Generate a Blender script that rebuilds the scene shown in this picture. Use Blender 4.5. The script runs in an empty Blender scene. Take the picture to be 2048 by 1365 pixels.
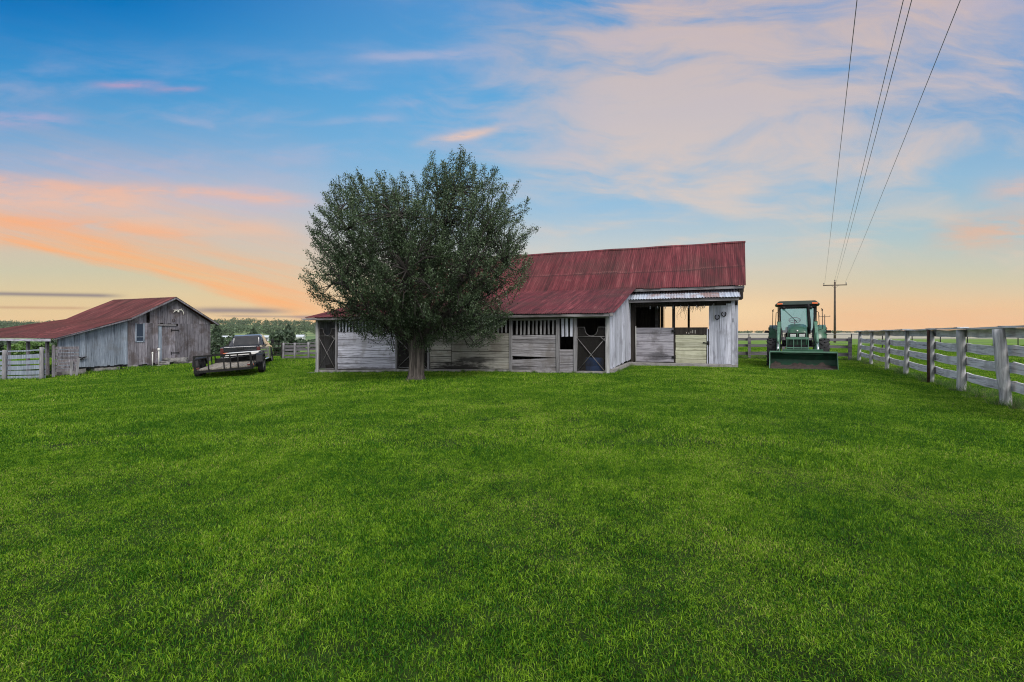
import bpy, bmesh, math, random
import numpy as np
from mathutils import Vector, Matrix
R = math.radians
sc = bpy.context.scene
COL = sc.collection
rng = random.Random(7)
nrg = np.random.default_rng(11)

# ------------------------------------------------------------------ camera
EYE = 1.25
cam_d = bpy.data.cameras.new('camera'); cam = bpy.data.objects.new('camera', cam_d); COL.objects.link(cam)
cam_d.sensor_width = 36; cam_d.lens = 17.0; cam_d.shift_y = -0.0071
cam_d.clip_start = 0.05; cam_d.clip_end = 6000
cam.location = (0, 0, EYE); cam.rotation_euler = (R(90), 0, 0)
sc.camera = cam
sc.view_settings.view_transform = 'Standard'; sc.view_settings.look = 'None'
sc.view_settings.exposure = 0.0; sc.view_settings.gamma = 1.0
sc.cycles.use_denoising = True; sc.cycles.denoising_input_passes = 'RGB_ALBEDO_NORMAL'; sc.cycles.denoising_prefilter = 'NONE'; sc.cycles.filter_width = 1.1
sc.cycles.sample_clamp_indirect = 1.5; sc.cycles.max_bounces = 8; sc.cycles.diffuse_bounces = 3; sc.cycles.glossy_bounces = 3
sc.cycles.transparent_max_bounces = 8; sc.cycles.transmission_bounces = 6

# ------------------------------------------------------------------ node helper
def s2l(c):
    return tuple((v/12.92 if v <= 0.04045 else ((v+0.055)/1.055)**2.4) for v in [x/255 for x in c[:3]])
class S:                                   # a socket with operators
    def __init__(s, g, sock): s.g, s.s = g, sock
    def __add__(a, b): return a.g.m('ADD', a, b)
    def __radd__(a, b): return a.g.m('ADD', b, a)
    def __sub__(a, b): return a.g.m('SUBTRACT', a, b)
    def __rsub__(a, b): return a.g.m('SUBTRACT', b, a)
    def __mul__(a, b): return a.g.m('MULTIPLY', a, b)
    def __rmul__(a, b): return a.g.m('MULTIPLY', b, a)
    def __truediv__(a, b): return a.g.m('DIVIDE', a, b)
class G:
    def __init__(s, tree): s.t = tree; s.n = tree.nodes; s.l = tree.links
    def put(s, inp, v):
        if isinstance(v, S): s.l.new(v.s, inp)
        else: inp.default_value = v
    def m(s, op, a, b=None, c=None):
        n = s.n.new('ShaderNodeMath'); n.operation = op
        s.put(n.inputs[0], a)
        if b is not None: s.put(n.inputs[1], b)
        if c is not None: s.put(n.inputs[2], c)
        return S(s, n.outputs[0])
    def ss(s, x, a, b):                    # smooth step 0 at a, 1 at b
        n = s.n.new('ShaderNodeMapRange'); n.interpolation_type = 'SMOOTHSTEP'
        s.put(n.inputs[0], x)
        inv = (not isinstance(a, S) and not isinstance(b, S) and a > b)
        if inv: a, b = b, a
        s.put(n.inputs[1], a); s.put(n.inputs[2], b)
        n.inputs[3].default_value = 1.0 if inv else 0.0; n.inputs[4].default_value = 0.0 if inv else 1.0
        return S(s, n.outputs[0])
    def xyz(s, v):
        n = s.n.new('ShaderNodeSeparateXYZ'); s.l.new(v.s, n.inputs[0]); return [S(s, o) for o in n.outputs]
    def vec(s, x, y, z):
        n = s.n.new('ShaderNodeCombineXYZ'); [s.put(i, v) for i, v in zip(n.inputs, (x, y, z))]; return S(s, n.outputs[0])
    def noise(s, v, scale=1.0, detail=4.0, rough=0.55, dist=0.0):
        n = s.n.new('ShaderNodeTexNoise'); s.l.new(v.s, n.inputs['Vector'])
        n.inputs['Scale'].default_value = scale; n.inputs['Detail'].default_value = detail
        n.inputs['Roughness'].default_value = rough; n.inputs['Distortion'].default_value = dist
        return S(s, n.outputs[0])
    def ramp(s, f, stops, interp='LINEAR'):
        n = s.n.new('ShaderNodeValToRGB'); n.color_ramp.interpolation = interp
        e = n.color_ramp.elements
        while len(e) < len(stops): e.new(0.5)
        for el, (p, c) in zip(e, stops): el.position = p; el.color = (c[0], c[1], c[2], 1)
        s.put(n.inputs[0], f); return S(s, n.outputs[0])
    def mix(s, f, a, b, mode='MIX'):
        n = s.n.new('ShaderNodeMix'); n.data_type = 'RGBA'; n.blend_type = mode
        s.put(n.inputs[0], f)
        for i, v in ((6, a), (7, b)):
            if isinstance(v, S): s.l.new(v.s, n.inputs[i])
            else: n.inputs[i].default_value = (v[0], v[1], v[2], 1)
        return S(s, n.outputs[2])
    def coord(s, which='Object'):
        n = s.n.new('ShaderNodeTexCoord'); return S(s, n.outputs[which])
    def geo(s, which):
        n = s.n.new('ShaderNodeNewGeometry'); return S(s, n.outputs[which])
    def mapv(s, v, scale, loc=(0, 0, 0), rot=(0, 0, 0)):
        n = s.n.new('ShaderNodeMapping'); s.l.new(v.s, n.inputs[0])
        n.inputs['Scale'].default_value = scale; n.inputs['Location'].default_value = loc; n.inputs['Rotation'].default_value = rot
        return S(s, n.outputs[0])
    def bump(s, h, strength=0.3, dist=0.02):
        n = s.n.new('ShaderNodeBump'); n.inputs['Strength'].default_value = strength; n.inputs['Distance'].default_value = dist
        s.l.new(h.s, n.inputs['Height']); return S(s, n.outputs[0])

# ------------------------------------------------------------------ world: dusk sky, blue above, peach at the horizon
SUN_EL, SUN_AZ = 46.0, 160.0               # soft light from high behind the viewer
world = bpy.data.worlds.new('World'); sc.world = world; world.use_nodes = True
def build_sky():
    g = G(world.node_tree); g.n.clear()
    out = g.n.new('ShaderNodeOutputWorld'); bg = g.n.new('ShaderNodeBackground'); g.l.new(bg.outputs[0], out.inputs[0])
    x, y, z = g.xyz(g.coord('Generated'))
    yc = g.m('MAXIMUM', y, 0.2)
    u = x / yc; v = z / yc
    def R_(stops): return g.ramp(v * 1.25, [(p*1.25, s2l(c)) for p, c in stops])
    left = R_([(0, (238, 200, 146)), (.03, (236, 201, 148)), (.08, (224, 202, 158)), (.13, (206, 200, 172)), (.19, (210, 194, 176)), (.27, (194, 194, 202)), (.34, (144, 178, 214)), (.44, (92, 162, 212)), (.54, (44, 146, 208)), (.68, (2, 118, 190)), (.8, (2, 106, 180))])
    cen = R_([(0, (246, 202, 150)), (.04, (240, 202, 156)), (.10, (222, 206, 180)), (.17, (198, 206, 206)), (.26, (154, 192, 220)), (.38, (118, 178, 220)), (.5, (94, 166, 218)), (.62, (86, 156, 212)), (.72, (82, 148, 208))])
    rig = R_([(0, (246, 198, 150)), (.02, (244, 196, 148)), (.06, (234, 202, 160)), (.12, (208, 202, 176)), (.2, (176, 198, 202)), (.33, (146, 186, 214)), (.48, (116, 164, 210)), (.6, (128, 164, 208)), (.72, (140, 164, 206))])
    sky = g.mix(g.ss(u, -0.85, -0.02), left, cen); sky = g.mix(g.ss(u, 0.15, 0.95), sky, rig)
    # veil clouds, drawn out along a slow diagonal
    P = g.vec(u, v, 0.0)
    warp = g.noise(g.mapv(P, (1.5, 3.0, 1), (3, 1, 0)), 1.0, 3, .5)
    rot = g.mapv(g.vec(u + warp*0.35, v + warp*0.22, 0.0), (1.5, 5.2, 1), (1.3, 4.4, 0), (0, 0, R(17)))
    n1 = g.noise(rot, 1.25, 7, .56, .4)
    n2 = g.noise(g.mapv(P, (2.2, 9.5, 1), (7.7, 2.1, 0), (0, 0, R(10))), 1.3, 6, .55, .6)
    n3 = g.noise(g.mapv(g.vec(u + warp*0.30, v + warp*0.25, 0.0), (3.2, 12.0, 1), (5.1, 0.4, 0), (0, 0, R(24))), 1.0, 7, .62, .5)
    # broad bank, upper right
    bank = g.ss(u, -0.30, 0.25) * g.ss(v, 0.12, 0.32)
    dv = (v - (0.48 + 0.12*u)) / 0.34
    hump = g.m('POWER', 2.718, (dv*dv) * -1.0)
    du = (u - 0.46) / 0.72
    hump = hump * g.m('POWER', 2.718, (du*du) * -1.0)
    mk = g.ss(n1*0.55 + n2*0.2 + n3*0.70 + hump*0.42, 0.80, 1.16) * bank
    ccol = g.ramp(v, [(.0, s2l((240, 206, 172))), (.22, s2l((228, 206, 190))), (.45, s2l((208, 194, 192))), (.7, s2l((210, 186, 178)))])
    sky = g.mix(mk * 0.9, sky, ccol)
    # pale streaks low in the middle and to the right
    low = g.ss(v, 0.10, 0.17) * g.ss(v, 0.30, 0.2)
    sky = g.mix(g.ss(n2, 0.46, 0.72) * low * g.ss(u, -0.2, 0.3) * 0.7, sky, s2l((232, 206, 184)))
    # faint lilac wisps over the blue, left and centre
    sky = g.mix(g.ss(n2*0.4 + n1*0.25 + n3*.35, 0.46, 0.66) * g.ss(v, 0.18, 0.30) * g.ss(v, 0.66, 0.42) * g.ss(u, 0.35, -0.1) * 0.50, sky, s2l((196, 186, 208)))
    sky = g.mix(g.ss(n1, 0.45, 0.75) * g.ss(v, 0.40, 0.60) * g.ss(u, -0.60, 0.0) * 0.50, sky, s2l((176, 178, 208)))
    wob = (g.noise(g.mapv(P, (4.0, 10.0, 1), (2, 5, 0)), 1.0, 5, .6) - 0.5)
    wob2 = (g.noise(g.mapv(P, (9.0, 42.0, 1), (1, 9, 0), (0, 0, R(6))), 1.0, 4, .6))
    # lit bands, left: a crisp lower rim fading upwards
    ve = 0.235 - (u + 0.62) * 0.02 + g.m('POWER', g.m('MAXIMUM', u + 1.2, 0.0), 2.0) * -0.225 + wob*0.03
    t = v - ve + 0.0
    fil = g.noise(g.mapv(g.vec(u, v + u*0.24, 0.0), (2.2, 30.0, 1), (3, 6, 0)), 1.0, 5, .6)
    pe = g.ss(t + (fil - .5)*.03, -0.078, -0.050) * g.m('POWER', 2.718, g.m('MAXIMUM', t + 0.050, 0.0) * -9.5) * g.ss(u, -0.30, -0.48)
    sky = g.mix(pe * (0.12 + 1.05*g.ss(fil, .25, .75)), sky, s2l((252, 178, 122)))
    rim = t + 0.047
    rim = g.m('POWER', 2.718, (rim*rim) * -5200.0) * g.ss(u, -0.36, -0.48) * g.ss(u, -1.05, -0.7)
    sky = g.mix(rim * 0.30, sky, s2l((255, 184, 112)))
    def streak(col, u0, u1, a, b, w, k, soft=0.1, wb=0.03, sky=None, tex=True):
        d = (v - (a + b*(u - u0)) + wob*wb) / w
        mk = g.m('POWER', 2.718, (d*d) * -1.0) * g.ss(u, u0 - soft*0.3, u0 + soft) * g.ss(u, u1 + soft*0.3, u1 - soft)
        if tex: mk = mk * g.ss(wob2, 0.22, 0.60)
        return g.mix(mk * k, sky, s2l(col))
    PK = (246, 184, 152)
    for a in (((250, 186, 150), -1.15, -0.40, .318, -.055, .013, .55), ((250, 176, 128), -1.2, -0.62, .245, -.075, .014, .65),
              ((246, 190, 158), -1.2, -0.72, .285, -.02, .022, .6), ((246, 194, 158), -0.86, -0.42, .235, -.05, .022, .40),
              ((214, 160, 186), -0.87, -0.72, .520, -.05, .008, .75), ((226, 160, 176), -0.75, -0.64, .500, .06, .007, .75),
              ((190, 172, 204), -1.2, -0.88, .435, .04, .018, .55), ((240, 200, 176), -0.20, 0.0, .395, .155, .009, .85),
              ((206, 190, 206), -0.35, -0.02, .57, .02, .012, .4), ((200, 188, 208), -0.40, -0.20, .44, .02, .010, .35),
              ((248, 178, 128), 0.86, 1.3, .205, .05, .035, .55), ((244, 188, 158), 0.95, 1.3, .29, .1, .03, .5)):
        sky = streak(*a, sky=sky)
    # grey bars near the horizon
    for a in (((128, 120, 130), -1.3, -0.80, .087, -.018, .0042, .8, .06, .0), ((140, 126, 130), -0.69, -0.45, .049, -.012, .0062, .85, .08, .004),
              ((196, 152, 120), -1.1, -0.86, .055, -.01, .003, .6, .05, .0), ((150, 130, 134), -0.46, -0.33, .034, -.0, .004, .7, .05, .0),
              ((150, 130, 134), -0.62, -0.33, .037, -.01, .0022, .55, .05, .0)):
        sky = streak(*a, sky=sky, tex=False)
    glow = g.m('POWER', 2.718, ((v - 0.038)*(v - 0.038)) * -700.0) * g.ss(u, 0.42, 0.75)
    sky = g.mix(glow * (0.45*wob2), sky, s2l((250, 180, 126)))
    pal = g.m('POWER', 2.718, ((v - 0.045)*(v - 0.045)) * -900.0) * g.m('POWER', 2.718, ((u - 0.48)*(u - 0.48)) * -60.0)
    sky = g.mix(pal * 0.45, sky, s2l((255, 224, 172)))
    # overhead and behind, out of view: daylight sky brightened to light the yard
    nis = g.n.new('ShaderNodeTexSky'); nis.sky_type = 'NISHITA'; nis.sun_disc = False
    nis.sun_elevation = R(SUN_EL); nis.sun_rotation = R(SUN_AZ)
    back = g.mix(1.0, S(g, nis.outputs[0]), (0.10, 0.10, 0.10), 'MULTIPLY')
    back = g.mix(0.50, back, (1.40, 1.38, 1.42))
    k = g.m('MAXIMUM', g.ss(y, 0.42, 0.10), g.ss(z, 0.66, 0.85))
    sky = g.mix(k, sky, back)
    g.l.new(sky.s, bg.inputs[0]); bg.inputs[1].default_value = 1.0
build_sky()
world.cycles.sampling_method = 'MANUAL'; world.cycles.sample_map_resolution = 512

sun_d = bpy.data.lights.new('sun', 'SUN'); sun = bpy.data.objects.new('sun', sun_d); COL.objects.link(sun)
sun_d.energy = 2.8; sun_d.angle = R(26); sun_d.color = (1.0, 0.95, 0.88)
sun.rotation_euler = (R(90 - SUN_EL), 0, R(180 - SUN_AZ)); sun.location = (-10, -20, 30)

# ------------------------------------------------------------------ terrain height
def sst(a, b, x):
    t = np.clip((x - a) / (b - a), 0, 1); return t*t*(3 - 2*t)
def gz(x, y):
    x = np.asarray(x, float); y = np.asarray(y, float)
    s = 0.5*(-x + np.sqrt(x*x + 4)); s = np.where(s > 26, 26 + (s - 26)*0.1, s)
    z = -0.042*s*sst(3, 15, y)*(1 - 0.28*sst(23, 31, y))*(1 - sst(60, 200, y))
    z = z + 0.012*np.sin(x*0.9 + 1.3)*np.sin(y*0.7) + 0.008*np.sin(x*2.1 + y*1.3)
    az = x/np.maximum(y, 5); L = sst(0.02, -0.22, az)
    z = z - 2.3*sst(34, 95, y)*L + 16.5*sst(270, 760, y)*L + 3.2*sst(300, 800, y)*(1 - L)
    z = z + L*sst(300, 700, y)*2.0*np.sin(x*0.013 + 1)
    return z
def gzf(x, y): return float(gz(x, y))

# ------------------------------------------------------------------ object helpers
def tag(o, label=None, cat=None, group=None, kind=None):
    for k, v in (('label', label), ('category', cat), ('group', group), ('kind', kind)):
        if v: o[k] = v
    return o
def empty(name, loc=(0, 0, 0), rz=0.0, label=None, cat=None, group=None):
    o = bpy.data.objects.new(name, None); COL.objects.link(o); o.location = loc; o.rotation_euler = (0, 0, rz)
    o.empty_display_size = 0.2
    return tag(o, label, cat, group)
def link(name, me, mat, parent=None):
    o = bpy.data.objects.new(name, me); COL.objects.link(o)
    if mat is not None: me.materials.append(mat)
    if parent is not None: o.parent = parent
    return o
class MB:
    """collects shapes into one mesh"""
    def __init__(s): s.v = []; s.f = []; s.smooth = []
    def add(s, vs, fs, smooth=False):
        o = len(s.v); s.v += [tuple(p) for p in vs]; s.f += [tuple(i + o for i in f) for f in fs]; s.smooth += [smooth]*len(fs); return s
    HEX = [(0, 3, 2, 1), (4, 5, 6, 7), (0, 1, 5, 4), (1, 2, 6, 5), (2, 3, 7, 6), (3, 0, 4, 7)]
    def hexa(s, p): return s.add(p, s.HEX)
    def box(s, c, d, rot=None):
        x, y, z = d[0]/2, d[1]/2, d[2]/2
        p = [Vector(q) for q in ((-x, -y, -z), (x, -y, -z), (x, y, -z), (-x, y, -z), (-x, -y, z), (x, -y, z), (x, y, z), (-x, y, z))]
        if rot is not None: p = [rot @ q for q in p]
        c = Vector(c); return s.hexa([q + c for q in p])
    def span(s, a, b): # box from corner to corner
        return s.box([(a[i] + b[i])/2 for i in range(3)], [abs(b[i] - a[i]) for i in range(3)])
    def bar(s, a, b, w, h=None, up=(0, 0, 1)):
        a, b = Vector(a), Vector(b); h = h or w
        d = (b - a); L = d.length; d.normalize(); up = Vector(up)
        if abs(d.dot(up)) > .98: up = Vector((0, 1, 0))
        x = d.cross(up).normalized(); z = x.cross(d)
        m = Matrix((x, d, z)).transposed()
        return s.box((a + b)/2, (w, L, h), m)
    def tube(s, pts, rad, n=8, cap=True, smooth=True, squash=None):
        pts = [Vector(p) for p in pts]; rad = rad if hasattr(rad, '__len__') else [rad]*len(pts)
        rings = []; ref = None
        for i, p in enumerate(pts):
            d = (pts[min(i+1, len(pts)-1)] - pts[max(i-1, 0)]).normalized()
            if ref is None: ref = Vector((1, 0, 0)) if abs(d.x) < .8 else Vector((0, 1, 0))
            x = (ref - d*ref.dot(d)).normalized(); ref = x; yv = d.cross(x)
            rings.append([p + (x*math.cos(t*2*math.pi/n) + yv*math.sin(t*2*math.pi/n))*rad[i] for t in range(n)])
        vs = [q for r in rings for q in r]; fs = []
        for i in range(len(rings)-1):
            for t in range(n): fs.append((i*n + t, i*n + (t+1) % n, (i+1)*n + (t+1) % n, (i+1)*n + t))
        if cap: fs += [tuple(range(n-1, -1, -1)), tuple(range((len(rings)-1)*n, len(rings)*n))]
        return s.add(vs, fs, smooth)
    def lathe(s, c, axis, prof, n=24, smooth=True):
        """prof: (radius, offset along axis)"""
        c = Vector(c); a = Vector(axis).normalized(); x = a.orthogonal().normalized(); yv = a.cross(x)
        vs = [c + a*o + (x*math.cos(2*math.pi*t/n) + yv*math.sin(2*math.pi*t/n))*r for r, o in prof for t in range(n)]
        fs = [(i*n + t, i*n + (t+1) % n, (i+1)*n + (t+1) % n, (i+1)*n + t) for i in range(len(prof)-1) for t in range(n)]
        return s.add(vs, fs, smooth)
    def extrude(s, poly, t0, t1, axes='yz', inset=None):
        """polygon in two axes extruded along the third"""
        def P(a, b, t): return {'yz': (t, a, b), 'xz': (a, t, b), 'xy': (a, b, t)}[axes]
        n = len(poly); p2 = inset or poly
        vs = [P(a, b, t0) for a, b in poly] + [P(a, b, t1) for a, b in p2]
        return s.add(vs, [tuple(range(n-1, -1, -1)), tuple(range(n, 2*n))] + [(i, (i+1) % n, n + (i+1) % n, n + i) for i in range(n)])
    def build(s, name, mat, parent=None, bevel=0.0):
        me = bpy.data.meshes.new(name); me.from_pydata(s.v, [], s.f)
        for p, sm in zip(me.polygons, s.smooth): p.use_smooth = sm
        bm = bmesh.new(); bm.from_mesh(me); bmesh.ops.recalc_face_normals(bm, faces=bm.faces)
        if bevel:
            bmesh.ops.bevel(bm, geom=bm.edges[:], offset=bevel, segments=2, profile=.5, affect='EDGES', clamp_overlap=True)
        bm.to_mesh(me); bm.free()
        return link(name, me, mat, parent)
def mesh_np(name, verts, faces):
    """faces: list of (n,k) int arrays"""
    me = bpy.data.meshes.new(name)
    me.vertices.add(len(verts)); me.vertices.foreach_set('co', np.ascontiguousarray(verts, np.float32).ravel())
    li = np.concatenate([f.ravel() for f in faces]).astype(np.int32)
    tot = np.concatenate([np.full(len(f), f.shape[1], np.int32) for f in faces])
    st = np.concatenate([[0], np.cumsum(tot)[:-1]]).astype(np.int32)
    me.loops.add(len(li)); me.loops.foreach_set('vertex_index', li)
    me.polygons.add(len(tot)); me.polygons.foreach_set('loop_start', st)
    me.update(calc_edges=True); return me

# ------------------------------------------------------------------ materials
def new_mat(name):
    m = bpy.data.materials.new(name); m.use_nodes = True; g = G(m.node_tree)
    b = g.n['Principled BSDF']; return m, g, b
def basic(name, col, rough=.6, metal=0.0, var=.15, scale=6.0, spec=.5, coat=0.0, dirt=None, bump=0.0):
    m, g, b = new_mat(name)
    P = g.coord('Object'); n = g.noise(P, scale, 5, .6)
    c = g.mix(g.ss(n, .3, .7), [x*(1-var) for x in col], [x*(1+var) for x in col])
    if dirt:
        c = g.mix(g.ss(g.noise(P, scale*.5, 6, .65), dirt[1], dirt[1] + .2), c, dirt[0])
    g.l.new(c.s, b.inputs['Base Color'])
    r = g.m('ADD', g.noise(P, scale*2.3, 3, .6)*.25, rough - .12); g.l.new(r.s, b.inputs['Roughness'])
    b.inputs['Metallic'].default_value = metal; b.inputs['Specular IOR Level'].default_value = spec
    b.inputs['Coat Weight'].default_value = coat
    if bump: g.l.new(g.bump(n, bump, .01).s, b.inputs['Normal'])
    return m
def wood(name, dark, mid, light, axis='z', blotch=None, bl=(.5, .7), stain=None, isl=.45, fine=28.0):
    m, g, b = new_mat(name)
    P = g.coord('Object'); rnd = g.geo('Random Per Island')
    sc_ = {'z': (fine, fine, 1.3), 'x': (1.3, fine, fine), 'y': (fine, 1.3, fine)}[axis]
    off = g.vec(rnd*37.0, rnd*19.0, rnd*53.0)
    va = g.n.new('ShaderNodeVectorMath'); va.operation = 'ADD'
    g.l.new(g.mapv(P, sc_).s, va.inputs[0]); g.l.new(off.s, va.inputs[1]); Q = S(g, va.outputs[0])
    n = g.noise(Q, 1.0, 7, .68, .6)
    c = g.ramp(n, [(.33, dark), (.48, mid), (.66, light)])
    big = g.noise(P, 1.4, 5, .65)
    if blotch: c = g.mix(g.ss(big, bl[0], bl[1])*.8, c, blotch)
    spots = g.ss(g.noise(g.mapv(P, [q*.35 for q in sc_]), 1.0, 6, .7), .58, .72)
    c = g.mix(spots*.75, c, [q*.6 for q in dark])
    if stain:
        for (px, py, pz), (rx, rz_), col, amt in stain:
            X, Y, Z = g.xyz(P)
            dx = (X - px)/rx; dz = (Z - pz)/rz_
            d = g.m('SQRT', dx*dx + dz*dz) + (g.noise(g.mapv(P, (3, 3, 12)), 1.0, 5, .65) - .5)*1.3
            c = g.mix(g.ss(d, 1.05, .45)*amt, c, col)
    br = (1.0 - isl*.6) + rnd*isl
    c = g.mix(1.0, c, g.vec(br, br, br), 'MULTIPLY')
    g.l.new(c.s, b.inputs['Base Color']); b.inputs['Roughness'].default_value = .88; b.inputs['Specular IOR Level'].default_value = .25
    g.l.new(g.bump(n, .55, .012).s, b.inputs['Normal'])
    return m
M = {}
M['white_board'] = wood('whitewashed_board', (.17, .17, .21), (.47, .49, .57), (.64, .66, .75), 'z', (.27, .27, .32))
M['white_plank'] = wood('whitewashed_plank', (.13, .13, .145), (.42, .42, .49), (.62, .63, .71), 'x', (.24, .23, .25), (.52, .68),
                        stain=[((-9.2, 0, -.22), (2.2, .26), (.10, .09, .09), .85), ((-9.35, 0, .9), (.16, .5), (.25, .24, .25), .5)])
M['grey_plank'] = wood('grey_plank', (.08, .076, .076), (.24, .23, .25), (.39, .38, .41), 'x', (.16, .145, .14), (.46, .66),
                       stain=[((-5.2, 0, .05), (1.5, .42), (.012, .011, .011), .95), ((-3.3, 0, .02), (1.2, .16), (.03, .028, .026), .7), ((-5.0, 0, .45), (1.1, .12), (.03, .028, .027), .55)])
M['tan_plank'] = wood('tan_plank', (.13, .12, .10), (.34, .33, .30), (.47, .46, .42), 'x', (.24, .22, .19), (.46, .66),
                      stain=[((-5.2, 0, -.1), (1.7, .5), (.012, .011, .010), .95), ((-4.6, 0, .35), (.9, .12), (.02, .02, .02), .8)])
M['gate_plank'] = wood('gate_plank', (.12, .115, .13), (.30, .29, .33), (.42, .41, .45), 'x', (.15, .14, .15), (.5, .66),
                       stain=[((1.1, 5, .35), (.55, .22), (.05, .048, .055), .7)])
M['olive_plank'] = wood('olive_plank', (.20, .20, .13), (.43, .43, .32), (.56, .56, .44), 'x', (.30, .30, .21))
M['barn_grey'] = wood('weathered_grey_board', (.055, .05, .06), (.19, .178, .205), (.33, .315, .345), 'z', (.11, .09, .09), (.46, .62), isl=.65)
M['barn_blue'] = wood('weathered_blue_grey_board', (.09, .11, .14), (.24, .285, .35), (.38, .43, .51), 'z', (.20, .22, .25), (.5, .7))
M['fence_wood'] = wood('fence_wood', (.20, .195, .20), (.68, .67, .69), (.85, .84, .86), 'y', (.46, .45, .45), (.48, .66), isl=.5)
M['grey_post'] = wood('grey_barn_post', (.09, .088, .09), (.24, .235, .25), (.36, .355, .37), 'z', (.17, .165, .17))
M['post_wood'] = wood('fence_post_wood', (.12, .12, .12), (.42, .42, .43), (.66, .66, .67), 'z', (.34, .35, .34), (.46, .66), isl=.5)
M['dark_rail'] = wood('dark_rail', (.06, .055, .06), (.155, .145, .16), (.25, .24, .26), 'x', (.10, .095, .09), isl=.4)
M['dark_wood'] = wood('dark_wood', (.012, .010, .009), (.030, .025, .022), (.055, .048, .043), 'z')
M['beam'] = wood('beam_wood', (.09, .085, .085), (.23, .22, .23), (.36, .35, .36), 'x', (.15, .14, .13))
M['bark'] = wood('bark', (.010, .009, .008), (.055, .047, .042), (.16, .14, .125), 'z', isl=.1, fine=13.0)
M['branch'] = basic('branch_bark', (.032, .027, .024), .9, var=.35, scale=14)
M['concrete'] = basic('concrete', (.27, .26, .25), .9, var=.3, scale=5, dirt=((.10, .09, .08), .52), bump=.5)
M['stone'] = basic('stone', (.17, .165, .16), .9, var=.4, scale=6, bump=.8)
M['dirt'] = basic('dirt_floor', (.05, .042, .035), .95, var=.3, scale=3)
def screen_mat():
    m, g, b = new_mat('wire_screen'); b.inputs['Base Color'].default_value = (.028, .026, .025, 1); b.inputs['Roughness'].default_value = .8; b.inputs['Specular IOR Level'].default_value = .1
    tr = g.n.new('ShaderNodeBsdfTransparent'); mx = g.n.new('ShaderNodeMixShader'); mx.inputs[0].default_value = .52; g.l.new(b.outputs[0], mx.inputs[1]); g.l.new(tr.outputs[0], mx.inputs[2]); g.l.new(mx.outputs[0], g.n['Material Output'].inputs[0]); return m
M['screen_old'] = basic('wire_screen', (.016, .015, .014), .8, var=.25, scale=4)
del M['screen_old']; M['screen'] = screen_mat()
M['pipe'] = basic('grey_steel', (.17, .165, .165), .55, .3, .25, 9)
M['rust'] = basic('rusty_steel', (.055, .026, .020), .85, .2, .4, 12)
M['black_metal'] = basic('black_metal', (.010, .010, .011), .6, .0, .3, 8, spec=.25, dirt=((.03, .028, .026), .66))
M['rubber'] = basic('rubber', (.014, .014, .016), .85, 0, .3, 9, dirt=((.04, .035, .03), .60))
M['green_paint'] = basic('green_paint', (.018, .082, .042), .40, 0, .3, 5, coat=.25, dirt=((.055, .075, .055), .60))
M['bucket_green'] = basic('bucket_green_paint', (.004, .036, .018), .55, 0, .4, 4, spec=.3, dirt=((.030, .034, .026), .58))
M['roof_green'] = basic('dark_cab_roof', (.012, .026, .018), .5, 0, .2, 3)
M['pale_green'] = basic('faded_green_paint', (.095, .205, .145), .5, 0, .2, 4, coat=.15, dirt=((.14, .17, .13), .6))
M['mud'] = basic('dried_mud', (.042, .030, .026), .95, 0, .4, 8, bump=.6)
M['steel'] = basic('bright_steel', (.72, .74, .74), .22, 1.0, .05, 6)
M['white_plastic'] = basic('white_plastic', (.66, .66, .64), .5, 0, .06, 5)
M['amber'] = basic('amber_lens', (.75, .16, .04), .25, 0, .1, 12)
M['red_lens'] = basic('red_lens', (.085, .012, .012), .25, 0, .1, 12)
M['lamp_lens'] = basic('lamp_lens', (.55, .58, .56), .2, .2, .2, 40)
M['blue_plastic'] = basic('blue_plastic', (.06, .22, .66), .5, 0, .2, 4)
M['truck_paint'] = basic('dark_truck_paint', (.030, .033, .042), .18, .5, .1, 3, coat=1.0)
M['chrome'] = basic('chrome', (.78, .78, .80), .15, 1.0, .04, 4)
M['bone'] = basic('bleached_bone', (.72, .70, .64), .8, 0, .15, 10)
M['wire'] = basic('wire', (.15, .155, .17), .5, .6, .1, 3)
M['pole_wood'] = basic('pole_wood', (.085, .062, .048), .9, 0, .3, 2)
M['pale_deck'] = wood('trailer_deck', (.08, .07, .06), (.22, .195, .165), (.36, .33, .27), 'y')
def glass_mat(name, tint, alpha):
    m, g, b = new_mat(name)
    tr = g.n.new('ShaderNodeBsdfTransparent'); tr.inputs[0].default_value = (*tint, 1)
    gl = g.n.new('ShaderNodeBsdfGlossy'); gl.inputs['Roughness'].default_value = .03
    fr = g.n.new('ShaderNodeFresnel'); fr.inputs[0].default_value = 1.5
    mx = g.n.new('ShaderNodeMixShader'); k = S(g, fr.outputs[0])*1.0 + alpha
    g.l.new(k.s, mx.inputs[0]); g.l.new(tr.outputs[0], mx.inputs[1]); g.l.new(gl.outputs[0], mx.inputs[2])
    g.l.new(mx.outputs[0], g.n['Material Output'].inputs[0]); return m
M['cab_glass'] = glass_mat('tinted_cab_glass', (.45, .80, .97), .17)
M['dark_glass'] = glass_mat('dark_car_glass', (.05, .055, .065), .10)
def window_mat():
    m, g, b = new_mat('old_window_glass')
    b.inputs['Base Color'].default_value = (.03, .045, .075, 1); b.inputs['Roughness'].default_value = .2; b.inputs['Specular IOR Level'].default_value = .3; return m
M['old_glass'] = window_mat()
M['truck_glass'] = basic('dark_truck_glass', (.012, .015, .022), .35, 0, .1, 2, spec=.12)
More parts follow.
